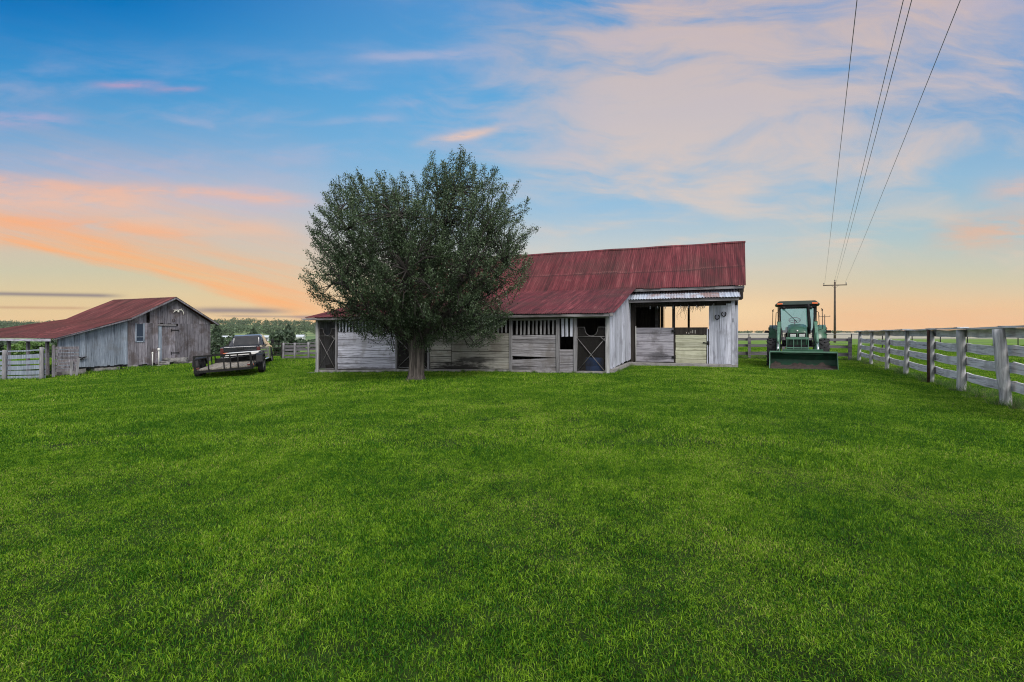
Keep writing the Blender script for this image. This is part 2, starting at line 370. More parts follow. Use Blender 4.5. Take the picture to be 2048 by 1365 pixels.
def roof_mat(name, red=True):
    m, g, b = new_mat(name)
    P = g.coord('Object'); X, Y, Z = g.xyz(P)
    st = g.noise(g.vec(X*6.5, Y*.30, Z*.2), 1.0, 4, .8)          # streak by corrugation
    fine = g.noise(g.vec(X*15.0, Y*.9, Z*.6), 1.0, 5, .75)
    big = g.noise(P, .55, 6, .62); mid = g.noise(P, 2.6, 6, .65)
    sheet = g.n.new('ShaderNodeTexWhiteNoise'); sheet.noise_dimensions = '2D'
    g.l.new(g.vec(g.m('FLOOR', X/.66), g.m('FLOOR', Y/2.35), 0.0).s, sheet.inputs['Vector'])
    sh = S(g, sheet.outputs[0])
    if red:
        c = g.ramp(st*.5 + fine*.5, [(.36, (.022, .007, .009)), (.44, (.070, .014, .018)), (.53, (.125, .024, .030)), (.61, (.19, .055, .058)), (.73, (.36, .19, .18))] if name[:5] == 'rusty' else [(.36, (.030, .014, .013)), (.46, (.080, .023, .024)), (.55, (.130, .036, .036)), (.63, (.21, .085, .076)), (.75, (.34, .21, .18))])
        c = g.mix(g.ss(big, .42, .68)*.6, c, (.060, .028, .025))
        c = g.mix(g.ss(mid, .60, .74)*.35, c, (.20, .09, .08))
        k = .82 + sh*.36
        c = g.mix(1.0, c, g.vec(k, k, k), 'MULTIPLY')
        seam = g.m('FRACT', (Y - .4 + (sh - .5)*.05 + (mid - .5)*.08)/2.6); c = g.mix(g.ss(seam, .962, .985)*.5, c, (.024, .010, .011)); c = g.mix(g.ss(seam, .045, .0)*g.ss(mid, .4, .6)*.35, c, (.26, .12, .11))
        ro, me = .75, 0.0; b.inputs['Specular IOR Level'].default_value = .25
    else:
        c = g.ramp(fine, [(.3, (.26, .30, .38)), (.5, (.48, .54, .65)), (.72, (.70, .75, .82))])
        rustk = g.ss(mid*.5 + big*.3 + sh*.28, .50, .66)
        c = g.mix(rustk*.75, c, (.30, .16, .12)); ro, me = .42, .15
    g.l.new(c.s, b.inputs['Base Color']); b.inputs['Roughness'].default_value = ro; b.inputs['Metallic'].default_value = me
    g.l.new(g.bump(mid, .25, .02).s, b.inputs['Normal'])
    return m
M['red_roof'] = roof_mat('rusty_red_corrugated_iron'); M['brown_roof'] = roof_mat('brown_rusted_corrugated_iron'); M['tin_roof'] = roof_mat('galvanised_corrugated_iron', False)
def leaf_mat(name, dark, light, trans=.25, gloss=.10, warm=None, rough=.45):
    m, g, b = new_mat(name); g.n.remove(b)
    rnd = g.geo('Random Per Island'); P = g.geo('Position')
    n = g.noise(P, 1.6, 4, .6)
    c = g.mix(rnd*.45 + g.ss(n, .32, .66)*.55, dark, light)
    if warm: c = g.mix(g.ss(g.m('FRACT', rnd*7.31), .93, .96), c, warm)
    d = g.n.new('ShaderNodeBsdfDiffuse'); t = g.n.new('ShaderNodeBsdfTranslucent'); s = g.n.new('ShaderNodeBsdfGlossy')
    s.inputs['Roughness'].default_value = rough
    g.l.new(c.s, d.inputs[0]); g.l.new(c.s, t.inputs[0])
    m1 = g.n.new('ShaderNodeMixShader'); m1.inputs[0].default_value = trans; g.l.new(d.outputs[0], m1.inputs[1]); g.l.new(t.outputs[0], m1.inputs[2])
    m2 = g.n.new('ShaderNodeMixShader'); m2.inputs[0].default_value = gloss; g.l.new(m1.outputs[0], m2.inputs[1]); g.l.new(s.outputs[0], m2.inputs[2])
    s.inputs[0].default_value = (.7, .75, .7, 1)
    g.l.new(m2.outputs[0], g.n['Material Output'].inputs[0]); return m
M['oak_leaf'] = leaf_mat('oak_leaf', (.010, .026, .012), (.122, .182, .088), .20, .05, rough=.42)
M['cedar_leaf'] = leaf_mat('cedar_leaf', (.035, .062, .038), (.09, .13, .078), .15, .05)
M['bush_leaf'] = leaf_mat('bush_leaf', (.07, .14, .04), (.18, .30, .07), .3, .05)
M['far_leaf'] = leaf_mat('far_leaf', (.045, .08, .04), (.12, .18, .09), .2, .03)
def grass_mat(name, a, b_, dry, drylo, patch=(.36, .70)):
    m, g, b = new_mat(name); g.n.remove(b)
    rnd = g.geo('Random Per Island'); P = g.geo('Position')
    big = g.noise(P, .22, 4, .6); mid = g.noise(P, 1.1, 5, .65); fine = g.noise(P, 9.0, 3, .6)
    f = g.m('MULTIPLY', rnd*.8 + mid*1.0 + fine*.9 + big*.8 - .1, .2857)
    c = g.mix(g.ss(f, .37, .63), a, b_)
    drymask = g.ss(g.m('FRACT', rnd*11.7) + (mid - .5)*.7 + (big - .5)*.6, drylo, drylo + .12)
    c = g.mix(drymask*.8, c, dry)
    d = g.n.new('ShaderNodeBsdfDiffuse'); t = g.n.new('ShaderNodeBsdfTranslucent'); s = g.n.new('ShaderNodeBsdfGlossy')
    s.inputs['Roughness'].default_value = .4; s.inputs[0].default_value = (.5, .55, .4, 1)
    g.l.new(c.s, d.inputs[0]); g.l.new(c.s, t.inputs[0])
    m1 = g.n.new('ShaderNodeMixShader'); m1.inputs[0].default_value = .38; g.l.new(d.outputs[0], m1.inputs[1]); g.l.new(t.outputs[0], m1.inputs[2])
    m2 = g.n.new('ShaderNodeMixShader'); m2.inputs[0].default_value = .02; g.l.new(m1.outputs[0], m2.inputs[1]); g.l.new(s.outputs[0], m2.inputs[2])
    g.l.new(m2.outputs[0], g.n['Material Output'].inputs[0]); return m
M['grass'] = grass_mat('lawn_blade', (.028, .122, .008), (.290, .490, .028), (.52, .47, .16), .905)
M['tall_grass'] = grass_mat('tall_blade', (.06, .15, .03), (.15, .26, .06), (.34, .30, .18), .72)
def ground_mat():
    m, g, b = new_mat('pasture_ground')
    P = g.geo('Position'); X, Y, Z = g.xyz(P)
    n = g.noise(P, 2.2, 6, .65); big = g.noise(P, .03, 5, .6); mid = g.noise(P, .25, 5, .6)
    soil = g.mix(g.ss(n, .35, .65), (.010, .018, .004), (.026, .046, .010))
    past = g.mix(g.ss(mid*.6 + n*.4, .36, .64), (.085, .165, .028), (.17, .27, .055))
    dryc = g.mix(g.ss(n, .35, .65), (.28, .26, .18), (.46, .43, .35))
    hill = g.mix(g.ss(big, .4, .6), (.10, .17, .07), (.22, .27, .12))
    c = g.mix(g.ss(Y, 30.0, 42.0), soil, past)
    az = X / g.m('MAXIMUM', Y, 5.0)
    dm = g.ss(Y + (mid - .5)*60.0, 100.0, 135.0) * g.ss(az, .28, .42)
    c = g.mix(dm, c, dryc)
    c = g.mix(g.ss(Y, 150.0, 260.0) * g.ss(az, .1, -.1), c, hill)
    g.l.new(c.s, b.inputs['Base Color']); b.inputs['Roughness'].default_value = .95; b.inputs['Specular IOR Level'].default_value = .1
    return m
M['ground'] = ground_mat()

# ------------------------------------------------------------------ ground sheet
def axis_pts(a, b, step, far, k=1.22):
    p = list(np.arange(a, b + 1e-6, step)); s = step; q = b
    while q < far: s *= k; q += s; p.append(q)
    s = step; q = a; pre = []
    while q > -far*(1 if a < 0 else .02): s *= k; q -= s; pre.append(q)
    return np.array(pre[::-1] + p)
xs = axis_pts(-34, 30, .8, 2600); ys = axis_pts(-2, 44, .8, 2600)
ys = ys[ys > -400]
XX, YY = np.meshgrid(xs, ys); ZZ = gz(XX, YY)
nx, ny = len(xs), len(ys)
idx = np.arange(nx*ny).reshape(ny, nx)
q = np.stack([idx[:-1, :-1], idx[:-1, 1:], idx[1:, 1:], idx[1:, :-1]], -1).reshape(-1, 4)
me = mesh_np('ground', np.stack([XX, YY, ZZ], -1).reshape(-1, 3), [q])
for p in me.polygons: p.use_smooth = True
tag(link('ground', me, M['ground']), 'green sloping farm ground under the lawn and pasture', kind='structure')

# ------------------------------------------------------------------ horse barn (axes: x right along the front, y away, z up)
BYAW = -math.atan2(.3666, .9304)
BO = Vector((3.03, 15.1, 0.0))
def bw(a, b, z=0.0, o=BO):
    c, s = math.cos(BYAW), math.sin(BYAW); return Vector((o.x + a*c - b*s, o.y + a*s + b*c, o.z + z))
def ground_local(a, b, o=BO):
    w = bw(a, b, 0, o); return gzf(w.x, w.y) - o.z
barn = empty('horse_barn', BO, BYAW, 'long whitewashed horse barn with rusty red corrugated roof behind the oak', 'barn')
def vboards(mb, p0, p1, zb, zt, w=.16, th=.022, gap=.006, jb=.03, joff=.006, seed=1):
    r = random.Random(seed); p0, p1 = Vector(p0), Vector(p1); d = p1 - p0; L = d.length; d.normalize()
    n = Vector((d.y, -d.x)); s = 0.0
    fb = zb if callable(zb) else (lambda t: zb); ft = zt if callable(zt) else (lambda t: zt)
    while s < L - .02:
        ww = min(w*r.uniform(.8, 1.25), L - s); o = r.uniform(-joff, joff); lean = r.uniform(-.006, .006)
        s0, s1 = s + gap/2, s + ww - gap/2
        b0 = fb((s0+s1)/2) + r.uniform(-jb, jb); t0, t1 = ft(s0), ft(s1)
        vs = []
        for zz in (0, 1):
            for (ss_, oo) in ((s0, o), (s1, o + r.uniform(-.003, .003)), (s1, o + th), (s0, o + th)):
                pt = p0 + d*(ss_ + lean*zz) - n*oo
                vs.append((pt.x, pt.y, b0 if zz == 0 else (t0 if ss_ == s0 else t1)))
        mb.hexa(vs); s += ww
def hboards(mb, p0, p1, z0, z1, n, th=.025, gap=.015, jz=.006, joff=.005, seed=1, z0b=None):
    """n planks between z0 (z0b at p1 for the lowest edge) and z1"""
    r = random.Random(seed); p0, p1 = Vector(p0), Vector(p1); d = (p1 - p0).normalized(); nn = Vector((d.y, -d.x))
    z0b = z0 if z0b is None else z0b
    cuts = [0] + sorted((i + r.uniform(-.16, .16))/n for i in range(1, n)) + [1]
    for i in range(n):
        la, ha = z0 + (z1 - z0)*cuts[i], z0 + (z1 - z0)*cuts[i+1] - gap
        lb, hb = z0b + (z1 - z0b)*cuts[i], z0b + (z1 - z0b)*cuts[i+1] - gap
        la += r.uniform(-jz, jz); hb += r.uniform(-jz, jz); o = r.uniform(-joff, joff)
        q = []
        A = p0 + d*r.uniform(0, .012); B = p1 - d*r.uniform(0, .012)
        for off in (o, o + th):
            q.append([(A.x - nn.x*off, A.y - nn.y*off), (B.x - nn.x*off, B.y - nn.y*off)])
        mb.hexa([(*q[0][0], la), (*q[0][1], lb), (*q[1][1], lb), (*q[1][0], la), (*q[0][0], ha), (*q[0][1], hb), (*q[1][1], hb), (*q[1][0], ha)])
def corrugated(corners, pitch=.076, amp=.011, rows=8, wav=.02, seed=3, thick=.004, lap=None, ragged=.02):
    """sheet roof: corners = lower-left, lower-right, upper-right, upper-left; ribs run up the slope"""
    r = random.Random(seed); a, b, c, d = [Vector(p) for p in corners]
    n = max(2, int((b - a).length/pitch)*4)
    nrm = (b - a).cross(d - a).normalized()
    vs = []; ph = [r.uniform(0, 6.28) for _ in range(6)]
    W = (b - a).length
    for j in range(rows + 1):
        v = j/rows
        for i in range(n + 1):
            u = i/n
            p = (a*(1-u) + b*u)*(1-v) + (d*(1-u) + c*u)*v
            w = amp*math.sin(i*math.pi/2 + .4) + wav*(math.sin(u*W*1.1 + ph[0] + v*2)*.5 + math.sin(u*W*.43 + ph[1] - v*3)*.5)*math.sin(math.pi*min(1, v*.9 + .1))
            p = p + nrm*w
            if j == 0: p = p + (a - d).normalized()*ragged*math.sin(int(u*W/.66)*2.7)
            vs.append(p)
    m = MB(); fs = []
    N = n + 1
    for j in range(rows):
        for i in range(n): fs.append((j*N + i, j*N + i + 1, (j+1)*N + i + 1, (j+1)*N + i))
    m.add(vs, fs, True)
    o = len(m.v); m.add([p - nrm*thick for p in vs], [tuple(reversed(f)) for f in fs], True)
    return m
XL, XR, YM, YB = -11.7, 3.95, 5.0, 9.6          # shed left end, main right end, main front wall, back wall
SE, MEZ, RZ = 1.90, 2.98, 5.10                  # eave of the shed, main eave, ridge
RY = 7.15
gl = lambda a, b=0.0: ground_local(a, b)
# foundation sill, following the ground
m = MB()
for i in range(10):
    a0, a1 = XL - .05 + (XL*-1 + .05)*i/10, XL - .05 + (XL*-1 + .05)*(i+1)/10
    m.hexa([(a0, -.03, gl(a0) - .2), (a1, -.03, gl(a1) - .2), (a1, .25, gl(a1) - .2), (a0, .25, gl(a0) - .2),
            (a0, -.03, gl(a0) + .07 + .06*(a0/XL)), (a1, -.03, gl(a1) + .07 + .06*(a1/XL)), (a1, .25, gl(a1) + .07 + .06*(a1/XL)), (a0, .25, gl(a0) + .07 + .06*(a0/XL))])
m.span((-.06, .26, -.3), (.10, YM - .15, .115)); m.span((.11, YM - .62, -.3), (XR - .02, YM - .08, .10))
m.span((XL - .25, -.22, gl(XL) - .1), (XL + .5, -.04, gl(XL) + .03))
m.build('foundation', M['concrete'], barn)
m = MB(); m.span((XL + .2, .3, -.5), (XR - .1, YB, -.02)); m.build('dirt_floor', M['dirt'], barn)
# front wall of the shed: planks between posts
ZB = lambda a: gl(a) + .10 + .06*(a/XL)
def post(a, z1, w=.10, y=-.035, mat='post_wood', d=.12, name='post', b=0.0):
    mm = MB(); mm.span((a - w/2, b + y, gl(a, b) - .1), (a + w/2, b + y + d, z1)); return mm.build(name, M[mat], barn, .006)
m = MB(); hboards(m, (-10.62, 0), (-7.93, 0), ZB(-10.6), 1.32, 6, seed=4, z0b=ZB(-7.9)); m.build('plank_wall', M['white_plank'], barn)
m = MB(); hboards(m, (-6.45, 0), (-5.57, 0), ZB(-6.4), 1.28, 6, seed=5, z0b=ZB(-5.6)); hboards(m, (-5.56, 0), (-3.33, 0), ZB(-5.5), 1.28, 6, seed=9, z0b=ZB(-3.4)); m.build('plank_wall', M['tan_plank'], barn)
# planks with the sprung wedge gap
m = MB()
def quadplank(m, a0, a1, za0, za1, zb0, zb1, y=0.0, th=.026):
    m.hexa([(a0, y, za0), (a1, y, zb0), (a1, y + th, zb0), (a0, y + th, za0), (a0, y, za1), (a1, y, zb1), (a1, y + th, zb1), (a0, y + th, za1)])
for za0, za1, zb0, zb1 in ((.03, .15, .03, .15), (.165, .37, .165, .462), (.505, .70, .475, .695), (.715, .93, .705, .92), (.945, 1.05, .93, 1.05), (1.06, 1.20, 1.06, 1.21)):
    quadplank(m, -3.27, -1.72, za0, za1, zb0, zb1, .004*rng.uniform(-1, 1))
m.build('plank_wall', M['grey_plank'], barn)
m = MB(); hboards(m, (-1.60, 0), (-1.13, 0), .05, .76, 3, seed=8); m.build('plank_wall', M['grey_plank'], barn)
# slatted vents
def slats(a0, a1, z0, z1, n, mat, w=.062, y=.0, seed=1):
    r = random.Random(seed); mm = MB()
    for i in range(n):
        c = a0 + (a1 - a0)*(i + .5)/n + r.uniform(-.008, .008); t = r.uniform(-.01, .01)
        mm.hexa([(c - w/2, y, z0 + r.uniform(-.02, .01)), (c + w/2, y, z0), (c + w/2, y + .02, z0), (c - w/2, y + .02, z0),
                 (c - w/2 + t, y, z1), (c + w/2 + t, y, z1), (c + w/2 + t, y + .02, z1), (c - w/2 + t, y + .02, z1)])
    return mm.build('slat_vent', M[mat], barn)
slats(-10.6, -7.95, 1.325, 1.76, 17, 'white_board', seed=1)
slats(-6.4, -3.4, 1.285, 1.74, 20, 'grey_post', seed=2)
slats(-3.15, -1.75, 1.225, 1.70, 10, 'grey_post', seed=3)
slats(-1.55, -1.15, 1.16, 1.78, 3, 'white_board', .085, seed=4)
for a, w in ((-11.64, .12), (-10.68, .07), (-7.88, .07), (-6.50, .09), (-3.30, .10), (-1.66, .11), (-1.08, .10), (-.05, .11)): post(a, 1.80, w, mat='post_wood' if a in (-11.64, -.05) else 'grey_post')
m = MB(); m.span((XL, -.02, 1.745), (-.0, .07, 1.86)); m.span((-3.25, -.03, 1.69), (-1.72, -.012, 1.744)); m.build('lintel', M['beam'], barn, .005)
# screened stall doors with a yoke cut for the horse's neck
def stall_door(a0, a1, zb, zt=1.46, yoke=True, zmid=1.16):
    d = empty_child('stall_door', barn, (0, 0, 0))
    y = .03; c = (a0 + a1)/2; hw = .20
    poly = [(a0, zb), (a1, zb), (a1, zt)]
    ar = []
    if yoke:
        ar = [(c + hw*math.cos(t), (zt - .08) - (zt - .08 - zmid - .02)*math.sin(t)) for t in [math.pi*k/10 for k in range(11)]]
        ar = [(c + hw + .02, zt)] + ar + [(c - hw - .02, zt)]
    poly += ar + [(a0, zt)]
    mm = MB(); mm.extrude(poly, y, y + .012, 'xz'); mm.build('screen_panel', M['screen'], d)
    mm = MB(); t = .009
    mm.tube([(a0, y - .012, zb), (a0, y - .012, zt)], t); mm.tube([(a1, y - .012, zb), (a1, y - .012, zt)], t)
    mm.tube([(a0, y - .012, zb), (a1, y - .012, zb)], t*1.4); mm.tube([(a0, y - .012, zmid), (a1, y - .012, zmid)], t)
    if yoke: mm.tube([(a1, y - .012, zt)] + [(p, y - .012, z) for p, z in ar] + [(a0, y - .012, zt)], t)
    else: mm.tube([(a0, y - .012, zt), (a1, y - .012, zt)], t)
    mm.build('door_frame', M['pipe'], d)
    mm = MB(); mm.tube([(a0, y - .03, zb), (a1, y - .03, zmid - .05)], t*1.25); mm.tube([(a1, y - .035, zb), (a0, y - .035, zmid - .05)], t*1.25); mm.build('cross_brace', M['pipe'], d)
    mm = MB(); mm.bar((a1 - .13, y - .05, zmid - .02), (a1 + .02, y - .06, zmid - .14), .035, .02); mm.build('latch', M['pipe'], d)
    return d
def empty_child(name, parent, loc):
    o = bpy.data.objects.new(name, None); COL.objects.link(o); o.parent = parent; o.location = loc; o.empty_display_size = .1; return o
stall_door(-11.56, -10.74, ZB(-11.2) + .02)
stall_door(-7.82, -6.56, ZB(-7) + .02, 1.12, False, 1.10)
stall_door(-1.01, -.12, .06)
# side wall of the shed facing the yard, and the far left end
m = MB(); vboards(m, (0, .0), (0, YM - .02), lambda t: .12 + .02*t, lambda t: 1.86 + (3.0 - 1.86)*t/YM, .15, seed=12); m.build('board_wall', M['white_board'], barn)
m = MB(); vboards(m, (XL, .06), (XL, YB), lambda t: -.15, lambda t: 1.86 + (1.14)*min(1, t/YM) if t < YM else 3.0, .2, seed=13); m.build('board_wall', M['white_board'], barn)
# partition and back walls that keep the inside dark; the back is open above the half wall under the porch bay
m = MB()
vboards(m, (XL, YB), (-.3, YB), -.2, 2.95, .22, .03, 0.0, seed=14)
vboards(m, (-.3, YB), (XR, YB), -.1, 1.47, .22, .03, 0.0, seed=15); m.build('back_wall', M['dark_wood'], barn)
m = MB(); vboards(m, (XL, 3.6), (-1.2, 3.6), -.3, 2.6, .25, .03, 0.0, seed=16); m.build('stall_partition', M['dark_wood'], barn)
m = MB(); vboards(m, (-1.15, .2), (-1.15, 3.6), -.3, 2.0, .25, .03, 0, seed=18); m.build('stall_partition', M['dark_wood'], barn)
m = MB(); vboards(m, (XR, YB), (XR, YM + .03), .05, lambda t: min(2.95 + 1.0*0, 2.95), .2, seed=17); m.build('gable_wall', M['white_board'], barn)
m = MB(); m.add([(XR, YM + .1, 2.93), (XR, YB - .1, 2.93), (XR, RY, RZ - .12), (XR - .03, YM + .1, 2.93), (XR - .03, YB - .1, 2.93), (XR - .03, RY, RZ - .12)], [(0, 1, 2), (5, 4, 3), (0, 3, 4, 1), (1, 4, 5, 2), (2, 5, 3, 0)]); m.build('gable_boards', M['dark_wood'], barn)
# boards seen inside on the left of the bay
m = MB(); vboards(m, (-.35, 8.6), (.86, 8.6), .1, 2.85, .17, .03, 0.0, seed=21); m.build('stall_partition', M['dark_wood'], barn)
for a_, b_, w_ in ((.66, 8.3, .13), (.98, 9.0, .035)):
    m = MB(); m.span((a_, b_, 0), (a_ + w_, b_ + w_, 2.75)); m.build('inner_post', M['beam'], barn)
# porch bay: posts, beam, half gates, horseshoe panel
m = MB(); m.span((.05, YM - .03, 2.33), (XR, YM + .10, 2.75)); m.build('bay_beam', M['dark_wood'], barn)
for a, w in ((1.65, .11), ): post(a, 2.35, w, .0, 'dark_wood', .12, 'bay_post', YM)
for a_, w_ in ((.80, .12), (2.05, .10), (3.6, .34)):
    m = MB(); m.span((a_, YB - .05, 0), (a_ + w_, YB + .06, 2.9)); m.build('rear_post', M['dark_wood'], barn)
m = MB(); m.span((-.3, YB - .05, 2.62), (XR, YB + .07, 2.95)); m.build('rear_beam', M['dark_wood'], barn)
m = MB(); m.span((.0, YM - .05, .10), (.19, YM + .04, 2.4)); m.build('jamb', M['dark_wood'], barn)
m = MB(); m.tube([(.205, YM - .09, .12), (.20, YM - .09, 1.55)], .014); m.build('gate_pipe', M['white_plastic'], barn)
gt = empty_child('half_gate', barn, (0, 0, 0)); m = MB(); hboards(m, (.20, YM - .02), (1.66, YM - .02), .13, 1.51, 5, seed=31); m.build('gate_planks', M['gate_plank'], gt)
for z in (1.36, .32):
    m = MB(); m.span((1.58, YM - .06, z - .05), (1.71, YM - .03, z + .05)); m.build('hinge', M['black_metal'], gt)
gt = empty_child('half_gate', barn, (0, 0, 0)); m = MB(); hboards(m, (1.72, YM - .025), (2.86, YM - .025), .10, 1.215, 7, seed=33, gap=.008); m.build('gate_planks', M['olive_plank'], gt)
m = MB(); m.span((1.71, YM - .035, 1.225), (2.90, YM + .0, 1.50)); m.build('top_board', M['dark_wood'], gt)
for k in range(5):
    a = 2.14 + .075*k + rng.uniform(-.015, .015); z = 1.24 + rng.uniform(0, .05); m = MB(); m.span((a, YM - .040, z), (a + .014, YM - .0345, z + rng.uniform(.05, .13))); m.build('paint_mark', M['bone'], gt)
m = MB(); m.span((2.88, YM - .05, .82), (2.96, YM - .03, .96)); m.bar((2.74, YM - .05, .92), (2.92, YM - .05, .88), .03); m.build('latch', M['black_metal'], gt)
m = MB(); m.span((2.875, YM - .04, .08), (2.91, YM - .01, 1.45)); m.build('gate_stile', M['white_board'], gt)
m = MB(); vboards(m, (2.94, YM - .03), (XR, YM - .03), .07, 2.40, .22, .025, .004, .01, seed=36); m.span((2.95, YM + .0, .1), (XR - .02, YM + .02, 2.4)); m.build('board_wall', M['white_board'], barn)
m = MB(); m.tube([(3.13, YM - .075, 1.75), (3.12, YM - .075, 2.42)], .014); m.build('hanging_rod', M['white_plastic'], barn)
m = MB(); m.span((3.71, 4.42, -.05), (3.82, 4.52, 2.58)); m.build('porch_post', M['white_board'], barn, .008)
m = MB(); m.span((3.75, 4.409, 1.68), (3.775, 4.419, 1.82)); m.build('latch', M['black_metal'], barn)
m = MB(); m.span((-.12, 4.28, 2.47), (3.95, 4.36, 2.585)); m.build('porch_fascia', M['beam'], barn, .006)
m = MB()
for k in range(9): 
    a = .75 + .29*k; m = MB(); m.span((a, YM - .10, 2.25 + rng.uniform(-.01, .02)), (a + .024, YM - .04, 2.36)); m.build('rafter_tip', M['white_board'], barn)
corrugated([(-.02, 4.20, 2.60), (4.0, 4.20, 2.60), (4.0, 5.05, 2.96), (-.02, 5.05, 2.96)], rows=4, wav=.008, seed=5, ragged=.012, pitch=.10, amp=.014).build('porch_roof', M['tin_roof'], barn)
m = MB(); m.span((-.05, 4.62, 2.93), (4.16, 4.66, 3.035)); m.build('fascia', M['beam'], barn, .005)
# roofs
sl = (3.16 - SE)/(YM + .0 + .32)
corrugated([(XL - .28, -.32, SE), (.22, -.32, SE), (.28, 4.95, 3.155), (XL - .28, 4.95, 3.155)], rows=10, wav=.03, seed=6).build('shed_roof', M['red_roof'], barn)
corrugated([(XL - .3, 4.58, 3.045), (4.20, 4.58, 3.045), (4.36, RY, RZ), (XL - .3, RY, RZ + .04)], rows=10, wav=.035, seed=7).build('main_roof', M['red_roof'], barn)
corrugated([(4.20, YB + .4, 2.95), (XL - .3, YB + .4, 2.95), (XL - .3, RY, RZ + .03), (4.36, RY, RZ - .01)], rows=5, wav=.02, seed=8).build('rear_roof', M['red_roof'], barn)
m = MB(); pts = [(XL - .3 + (4.68 - XL)*k/24, RY + .01*math.sin(k), RZ + .03 - .04*k/24 + .012*math.sin(k*1.7)) for k in range(25)]
for p, q_ in zip(pts, pts[1:]):
    for s_ in (-1, 1):
        m.add([(p[0], p[1], p[2] + .03), (q_[0], q_[1], q_[2] + .03), (q_[0], q_[1] + s_*.11, q_[2] - .055), (p[0], p[1] + s_*.11, p[2] - .055)], [(0, 1, 2, 3)])
m.build('ridge_cap', M['red_roof'], barn)
m = MB(); m.span((XL - .25, -.28, SE - .115), (.15, -.235, SE - .03)); m.span((.08, -.32, SE - .11), (.17, -.19, SE - .02)); m.span((XL - .42, -.30, SE - .10), (XL + .3, -.20, SE - .045)); m.build('fascia', M['beam'], barn, .005)
m = MB()
for k in range(20):
    a = XL + .1 + 11.5*k/19; m.bar((a, -.22, SE - .075), (a, 4.9, 3.155 - .12), .045, .09)
m.build('rafters', M['dark_wood'], barn)
m = MB(); m.bar((4.12, 4.66, 2.90), (4.28, RY, RZ - .10), .04, .16); m.bar((4.12, YB + .3, 2.9), (4.28, RY, RZ - .10), .04, .16); m.span((XR + .02, 4.70, 2.80), (4.14, 5.1, 2.86)); m.build('barge_board', M['dark_wood'], barn)
m = MB(); m.span((3.97, 4.67, 2.56), (4.12, 5.5, 3.03)); m.build('soffit_box', M['dark_wood'], barn)
# unseen lining added under the roof to keep daylight out of the stalls
m = MB(); m.hexa([(XL + .1, .1, 1.84), (-.05, .1, 1.84), (-.05, 4.9, 3.0), (XL + .1, 4.9, 3.0), (XL + .1, .1, 1.86), (-.05, .1, 1.86), (-.05, 4.9, 3.02), (XL + .1, 4.9, 3.02)]); m.build('light_block_lining', M['dark_wood'], barn)

# things on the barn
def horseshoe(a, z, label):
    o = empty('horseshoe', bw(a, YM - .06, z), BYAW, label, 'horseshoe', 'horseshoes nailed to the barn wall')
    pts = [(.075*math.cos(t), 0, .085*math.sin(t)) for t in [R(115 + 310*k/16) for k in range(17)]]
    m = MB(); m.tube(pts, [.012] + [.018]*15 + [.012], 6); m.build('iron_bar', M['black_metal'], o)
    for k in (4, 12):
        m = MB(); m.box((pts[k][0], -.017, pts[k][2]), (.01, .008, .01)); m.build('nail', M['pipe'], o)
horseshoe(3.24, 1.89, 'dark iron horseshoe on the porch wall, the lower one, nearer the half gate')
horseshoe(3.47, 2.00, 'dark iron horseshoe on the porch wall, the higher one, nearer the corner post')
o = empty('barrel', bw(-.55, .42, 0), BYAW, 'blue plastic barrel behind the screen door at the right end of the stalls', 'barrel')
m = MB(); m.lathe((0, 0, 0), (0, 0, 1), [(0, .0), (.27, 0), (.29, .05), (.30, .2), (.285, .22), (.30, .24), (.30, .40), (.27, .46)], 24); m.build('drum', M['blue_plastic'], o)
m = MB(); m.lathe((0, 0, .46), (0, 0, 1), [(.27, 0), (.25, .02), (0, .02)], 24); m.build('lid', M['blue_plastic'], o)
# dry vine in the rear opening
o = empty('dry_vine', bw(1.7, YB - .12, 0), BYAW, 'dry bare vine hanging across the open rear of the barn bay', 'vine')
m = MB(); r = random.Random(5)
for a, n, ln in ((.22, 14, .75), (.55, 9, .35), (.85, 14, .40), (1.02, 8, .3), (-.15, 6, .2)):
    for k in range(n):
        p = Vector((a + r.gauss(0, .07), r.uniform(-.03, .03), 2.62)); pts = [p]; L = ln*r.uniform(.3, 1.1); d = Vector((r.gauss(0, .5), 0, -1))
        for q_ in range(6):
            d = (d + Vector((r.gauss(0, .35), 0, -.15))).normalized(); p = p + d*L/6; pts.append(p.copy())
        m.tube(pts, [.008, .007, .006, .006, .005, .004, .003], 4, False)
m.build('stems', M['branch'], o)

# ------------------------------------------------------------------ left barn
LO = Vector((-22.98, 24.5, -.55))
lb = empty('board_barn', LO, BYAW, 'old grey board barn with low rusty red roof and open lean-to at the lawn edge', 'barn')
LE, LP = 2.66, 4.03                          # main eave and peak above the wall foot
b1, bp, b2 = 3.19, 5.69, 8.13
def lz(t): # roof line over the gable wall
    return 1.66 + (LE - 1.66)*t/b1 if t < b1 else (LE + (LP - LE)*(t - b1)/(bp - b1) if t < bp else LP - (LP - 2.58)*(t - bp)/(b2 - bp))
m = MB(); vboards(m, (0, 0), (0, b1 - .02), lambda t: .0 + .02*t, lambda t: lz(t) - .04, .155, seed=41); m.build('lean_to_wall', M['barn_blue'], lb)
m = MB()
vboards(m, (0, b1), (0, b1 + 1.45), lambda t: .0 + .01*t, 2.44, .24, .025, .014, .05, .01, seed=42)
vboards(m, (0, b1 + 1.46), (0, b1 + 1.62), .0, 2.44, .16, seed=42)
vboards(m, (0, b1 + 2.82), (0, b2), .02, 2.44, .21, .025, .020, .05, .012, seed=43); m.build('board_wall', M['barn_grey'], lb)
m = MB(); vboards(m, (-.01, b1 - .02), (-.01, b1 + 1.0), 2.42, lambda t: lz(b1 - .02 + t) - .02, .21, .025, .014, .03, .01, seed=44)
